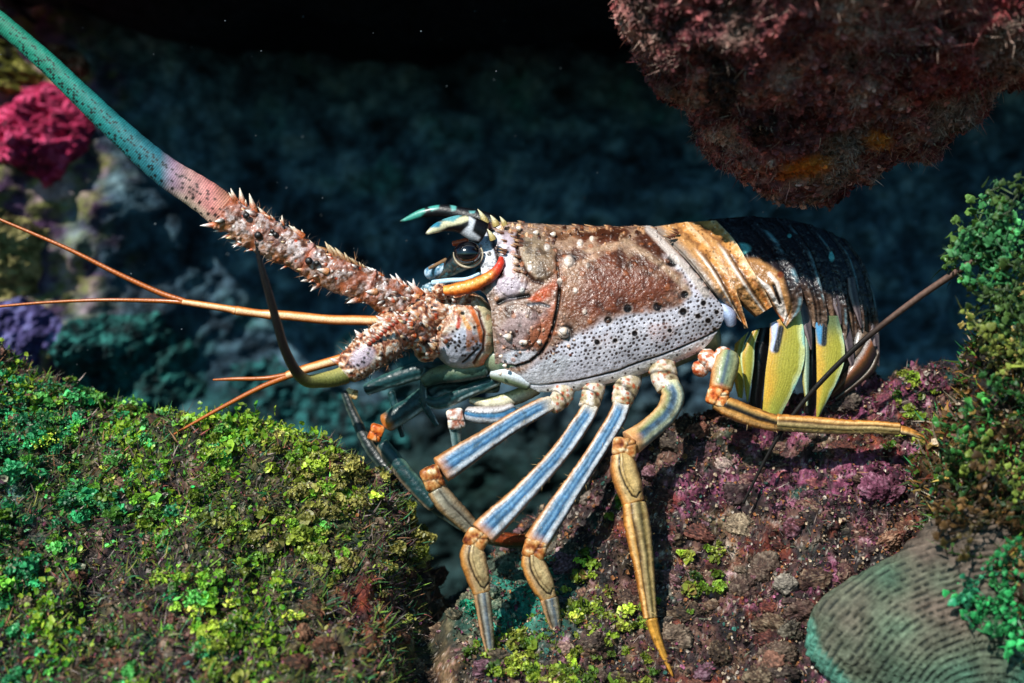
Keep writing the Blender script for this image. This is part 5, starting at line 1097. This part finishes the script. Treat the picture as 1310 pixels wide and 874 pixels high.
def edge_spines(acc, pts, n, side, seed, ln=(8, 16), cols=('b05a28', 'f2ece4')):
    c = spline(np.array(pts, float), 60); r_ = np.random.default_rng(seed)
    for k in range(int(n * 1.6)):
        i = int(r_.integers(2, 58)); tx, ty = c[i + 1, 0] - c[i - 1, 0], c[i + 1, 1] - c[i - 1, 1]; L = math.hypot(tx, ty); tx, ty = tx / L, ty / L
        nx_, ny_ = (ty, -tx) if side > 0 else (-ty, tx)
        if ny_ * side > 0: nx_, ny_ = -nx_, -ny_
        b = (c[i, 0] + nx_ * c[i, 3] * .88, c[i, 1] + ny_ * c[i, 3] * .88, c[i, 2] + r_.uniform(-4, 8))
        f_ = r_.uniform() ** 2; cone(acc, b, (nx_ * .7 - 1.0 + .3 * r_.normal(), ny_ * .9 - .35 + .3 * r_.normal(), .2), ln[0] * .6 + (ln[1] * 1.1 - ln[0] * .6) * f_, 1.8 + 3.6 * f_, H(cols[0]), H(cols[1]))
a = Acc(); s1 = [(545,400,40,24),(520,390,42,24),(492,378,44,24),(468,366,44,21)]; ant_seg(a, s1, 71, .05); edge_spines(a, s1, 7, 1, 1, (10, 20))
antA = a.build('antenna', M_spiny, lob)
a = Acc(); s2_ = [(478,370,44,21),(450,358,44,24),(418,345,44,24),(388,330,44,22)]; ant_seg(a, s2_, 72); edge_spines(a, s2_, 9, 1, 2, (9, 22), ('8a5a30', 'e0c8a0')); edge_spines(a, s2_, 5, -1, 3, (8, 15)); a.build('antenna_segment', M_spiny, antA)
a = Acc(); s3_ = [(396,334,44,21),(370,318,44,26),(335,300,44,27),(300,280,43,25),(280,268,42,23)]; ant_seg(a, s3_, 73, .22); edge_spines(a, s3_, 11, 1, 4, (9, 20), ('b05a28', 'efe2cc')); edge_spines(a, s3_, 5, -1, 5, (12, 20), ('c8602c', 'f6f2ee'))
for (x_, y_, r_) in [(330,301,5),(395,334,5),(315,276,4.5),(352,300,3.5),(405,337,4),(348,296,3)]:
    ball(a, (x_, y_, 44 + 21), r_, H('140c0c'), 14, 16, (1, 1, .8))
a.build('antenna_segment', M_spiny, antA)
def flag(t, q, f, x, y):
    L = t * 150
    ring = np.abs(np.sin(L * PI)); c = ramp(x, [(-60, '1f7a5a'), (60, '1c8a72'), (140, '1c7c7c'), (205, '2a7080'), (222, 'a88aa0'), (240, 'c89a94'), (270, 'd88a84'), (290, 'd8947a')])
    c = c * (.55 + .42 * ring[..., None]) * (1 - .25 * sstep(.0, .4, fbm(np.stack([L / 4, q, f], -1), 3, 19)))[..., None]; c = lerpc(c, H('e0c8b0'), sstep(.35, .9, q) * sstep(205, 240, x) * .7)
    n_ = fbm(np.stack([x / 7, y / 7, f], -1), 2, 9); c = c * (1 + .25 * n_[..., None])
    rw = (q > .2) & (q < .95)
    tu = t * 84; row = np.floor((q + 1) * 4.5); colx = np.floor(tu + .5 * (row % 2)); hh = _h(colx.astype(np.int64), row.astype(np.int64), 0 * row.astype(np.int64), 9); fu = np.abs(tu + .5 * (row % 2) - colx - .5); fv = np.abs((q + 1) * 4.5 - row - .5); c = lerpc(c, H('060c0b'), (1 - sstep(.3, .44, fu)) * (1 - sstep(.26, .44, fv)) * (hh > .66) * (q > -.45) * (q < .95) * .93)
    return c, .32 * ring + .5 * n_
a = Acc(); tube(a, [(288,273,42,22),(262,252,41,21.5),(215,222,38,19),(165,180,34,16.5),(115,133,28,14.5),(60,80,20,13),(0,28,10,12),(-50,-10,0,11)], flag, n=900, m=48, cap=.1)
a.build('flagellum', M_flag, antA)
def knobs(line_, n, seed, parent):
    r_ = np.random.default_rng(seed); c = spline(np.array(line_, float), 80); b = Acc()
    for k in range(n):
        i = int(r_.integers(2, 78)); an = r_.uniform(.15, PI - .15); tx, ty = c[i + 1, 0] - c[i - 1, 0], c[i + 1, 1] - c[i - 1, 1]; L = math.hypot(tx, ty) + 1e-6; nx_, ny_ = ty / L, -tx / L
        if ny_ < 0: nx_, ny_ = -nx_, -ny_
        o_ = math.cos(an); p_ = (c[i, 0] + nx_ * c[i, 3] * o_ * .92, c[i, 1] + ny_ * c[i, 3] * o_ * .92, c[i, 2] + c[i, 3] * .78 * math.sin(an)); sz = r_.uniform(.5, 1) ** 1.5
        cone(b, p_, (-1, -.1 + .5 * o_ + .3 * r_.normal(), .35 * math.sin(an)), 12 * sz, 5.2 * sz, H(['a8481c', '5a2c1a', 'c08050', '2a1814'][k % 4]), H(['f4efe8', 'e8c898', 'f0e8e0'][k % 3]))
    b.build('spines', M_spiny, parent)
def bristles(line_, n, seed, parent, ln=(4, 11)):
    r_ = np.random.default_rng(seed); c = spline(np.array(line_, float), 80); i = r_.integers(2, 78, n); an = r_.uniform(0, 2 * PI, n)
    tx, ty = c[i + 1, 0] - c[i - 1, 0], c[i + 1, 1] - c[i - 1, 1]; L = np.hypot(tx, ty); nx_, ny_ = ty / L, -tx / L
    p = P(c[i, 0] + nx_ * c[i, 3] * np.cos(an), c[i, 1] + ny_ * c[i, 3] * np.cos(an), c[i, 2] + c[i, 3] * .85 * np.sin(an))
    dv = unit(np.stack([nx_ * np.cos(an) - .5, -np.sin(an) * .8, -ny_ * np.cos(an) + .2], -1) + .4 * r_.normal(size=(n, 3)))
    b = Acc(); blades(b, p, dv, r_.uniform(*ln, n) * S, np.full(n, .28 * S), pick(['6a5a4a', 'a8988a', '3a3430', 'b07a50'], n), .6)
    b.build('bristles', M_turf, parent)
bristles(s1 + s2_[1:] + s3_[1:], 450, 5, antA)
knobs([(x, y, d, r * .9) for x, y, d, r in s1 + s2_[1:] + s3_[1:]], 34, 15, antA)
# second antenna, turned towards the viewer
a = Acc(); t1 = [(540,420,60,20),(520,424,72,22),(500,434,84,24)]; ant_seg(a, t1, 75, .05); edge_spines(a, t1, 4, 1, 6)
antB = a.build('antenna', M_spiny, lob)
a = Acc()
def stub(t, q, f, x, y):
    c, h = crust(76, .1)(x, y, f * .6); pt = Paint(x, y, (0, 0, 0)); pt.c = c
    pt.disc(464, 457, 17, 'b3a1ae', .25, sy=.75, rot=-.6); m_ = np.exp(-((np.hypot(x - 464, (y - 457)) / 18) ** 4))
    for (x_, y_) in [(449,469),(453,469),(457,467),(463,463),(466,458),(471,452),(473,447),(466,464),(459,468)]: pt.disc(x_, y_, 1.7, '140e10', .4)
    pt.mix(H('4a3c30'), sstep(.55, .95, q) * .8)
    return pt.c, h * (1 - .85 * m_)
t2 = [(508,428,84,24),(488,440,92,26),(466,456,100,24),(446,472,104,20),(438,478,104,15)]
tube(a, t2, stub, m=90, cap=.4, n=120); edge_spines(a, t2, 6, 1, 8, (7, 13))
for k in range(8): cone(a, (472 + 5 * k, 440 - 4 * k, 118), (-1, -.4, .8), 9, 3, H('b83a1c'), H('f0dcc8'))
a.build('antenna_segment', M_spiny, antB)
a = Acc()
tube(a, [(446,478,104,12),(428,484,112,11),(408,487,122,9.5),(392,487,134,8),(378,474,148,7),(364,446,164,6.2),(354,412,178,5.6),(344,376,190,5),(336,348,198,4),(330,324,204,2.5),(326,306,208,.8)],
     lambda t, q, f, x, y: lerpc(ramp(q, [(-1, 'b0a860'), (0, '7a7c3c'), (1, '3a4420')]), H('120e10'), sstep(.17, .3, t)) * (.8 + .25 * np.abs(np.sin(t * 60 * PI))[..., None]), m=20)
a.build('flagellum', M_spiny, antB)
bristles([(540,415,60,22),(500,434,84,26),(466,456,100,25),(446,472,104,20)], 420, 6, antB)
knobs([(540,415,60,22),(500,434,84,25),(478,448,98,25)], 34, 16, antB)
# -------- antennules
AN = [(-1, 'a8541c'), (-.6, 'd88a40'), (-.2, 'f0d0a0'), (.2, 'ecc090'), (.6, 'c0601c'), (1, '6a2a0c')]
def anp(t, q, f, x, y): return ramp(q + .15 * fbm(np.stack([x / 9, y / 9, q], -1), 2, 3), AN)
def anq(t, q, f, x, y): return ramp(q, [(-1, '8a3c10'), (-.2, 'c8702c'), (.4, 'a04c18'), (1, '3a1808')]) * (.75 + .3 * np.abs(np.sin(t * 60 * PI))[..., None])
a = Acc(); tube(a, [(500,412,60,7),(465,410,60,6.5),(420,409,58,6.2),(380,405,56,6.2),(345,402,54,6)], anp, m=18)
tube(a, [(349,403,54,6.8),(330,401,53,5.4),(300,397,52,6.2)], anp, m=18); tube(a, [(303,398,52,6.8),(296,396,52,5),(265,391,50,4.6),(232,386,48,4.2)], anp, m=16)
a1 = a.build('antennule', M_leg, lob)
a = Acc(); tube(a, [(238,386,48,3.8),(205,375,46,3.8),(150,350,44,3.4),(90,320,42,2.8),(40,298,40,2.3),(0,281,38,1.9),(-30,268,36,1.5)], anq, m=12, n=260); a.build('antennule_branch', M_leg, a1)
a = Acc(); tube(a, [(238,387,48,3.4),(200,385,46,3),(130,384,46,2.4),(60,387,46,2),(0,392,46,1.8),(-30,395,46,1.5)], anq, m=12, n=260); a.build('antennule_branch', M_leg, a1)
a = Acc(); tube(a, [(470,446,60,7),(440,458,58,6.5),(412,466,54,6),(385,474,50,6)], anp, m=18); tube(a, [(388,473,50,6.4),(365,481,48,5)], anp, m=16)
a2 = a.build('antennule', M_leg, lob)
a = Acc(); tube(a, [(372,479,48,4),(340,484,46,3),(300,485,44,2.6),(272,486,42,1.2)], anq, m=12); a.build('antennule_branch', M_leg, a2)
a = Acc(); tube(a, [(372,480,48,4),(335,495,46,3.4),(290,518,44,2.8),(250,540,42,2),(222,556,40,1.2)], anq, m=12); a.build('antennule_branch', M_leg, a2)

# -------- specks drifting in the water
a = Acc(); N = 130
sx, sy, sd = rng.uniform(-20, 1330, N), rng.uniform(0, 560, N), rng.uniform(-420, 160, N)
for x_, y_, d_ in zip(sx, sy, sd): ball(a, (x_, y_, d_), rng.uniform(.4, 1.2), H('8a98a0') * rng.uniform(.1, .6), 5, 6, (1, rng.uniform(.5, 1), 1))
tag(a.build('marine_snow', M_sponge), 'tiny pale specks drifting in the dark water', 'particles', kind='stuff')
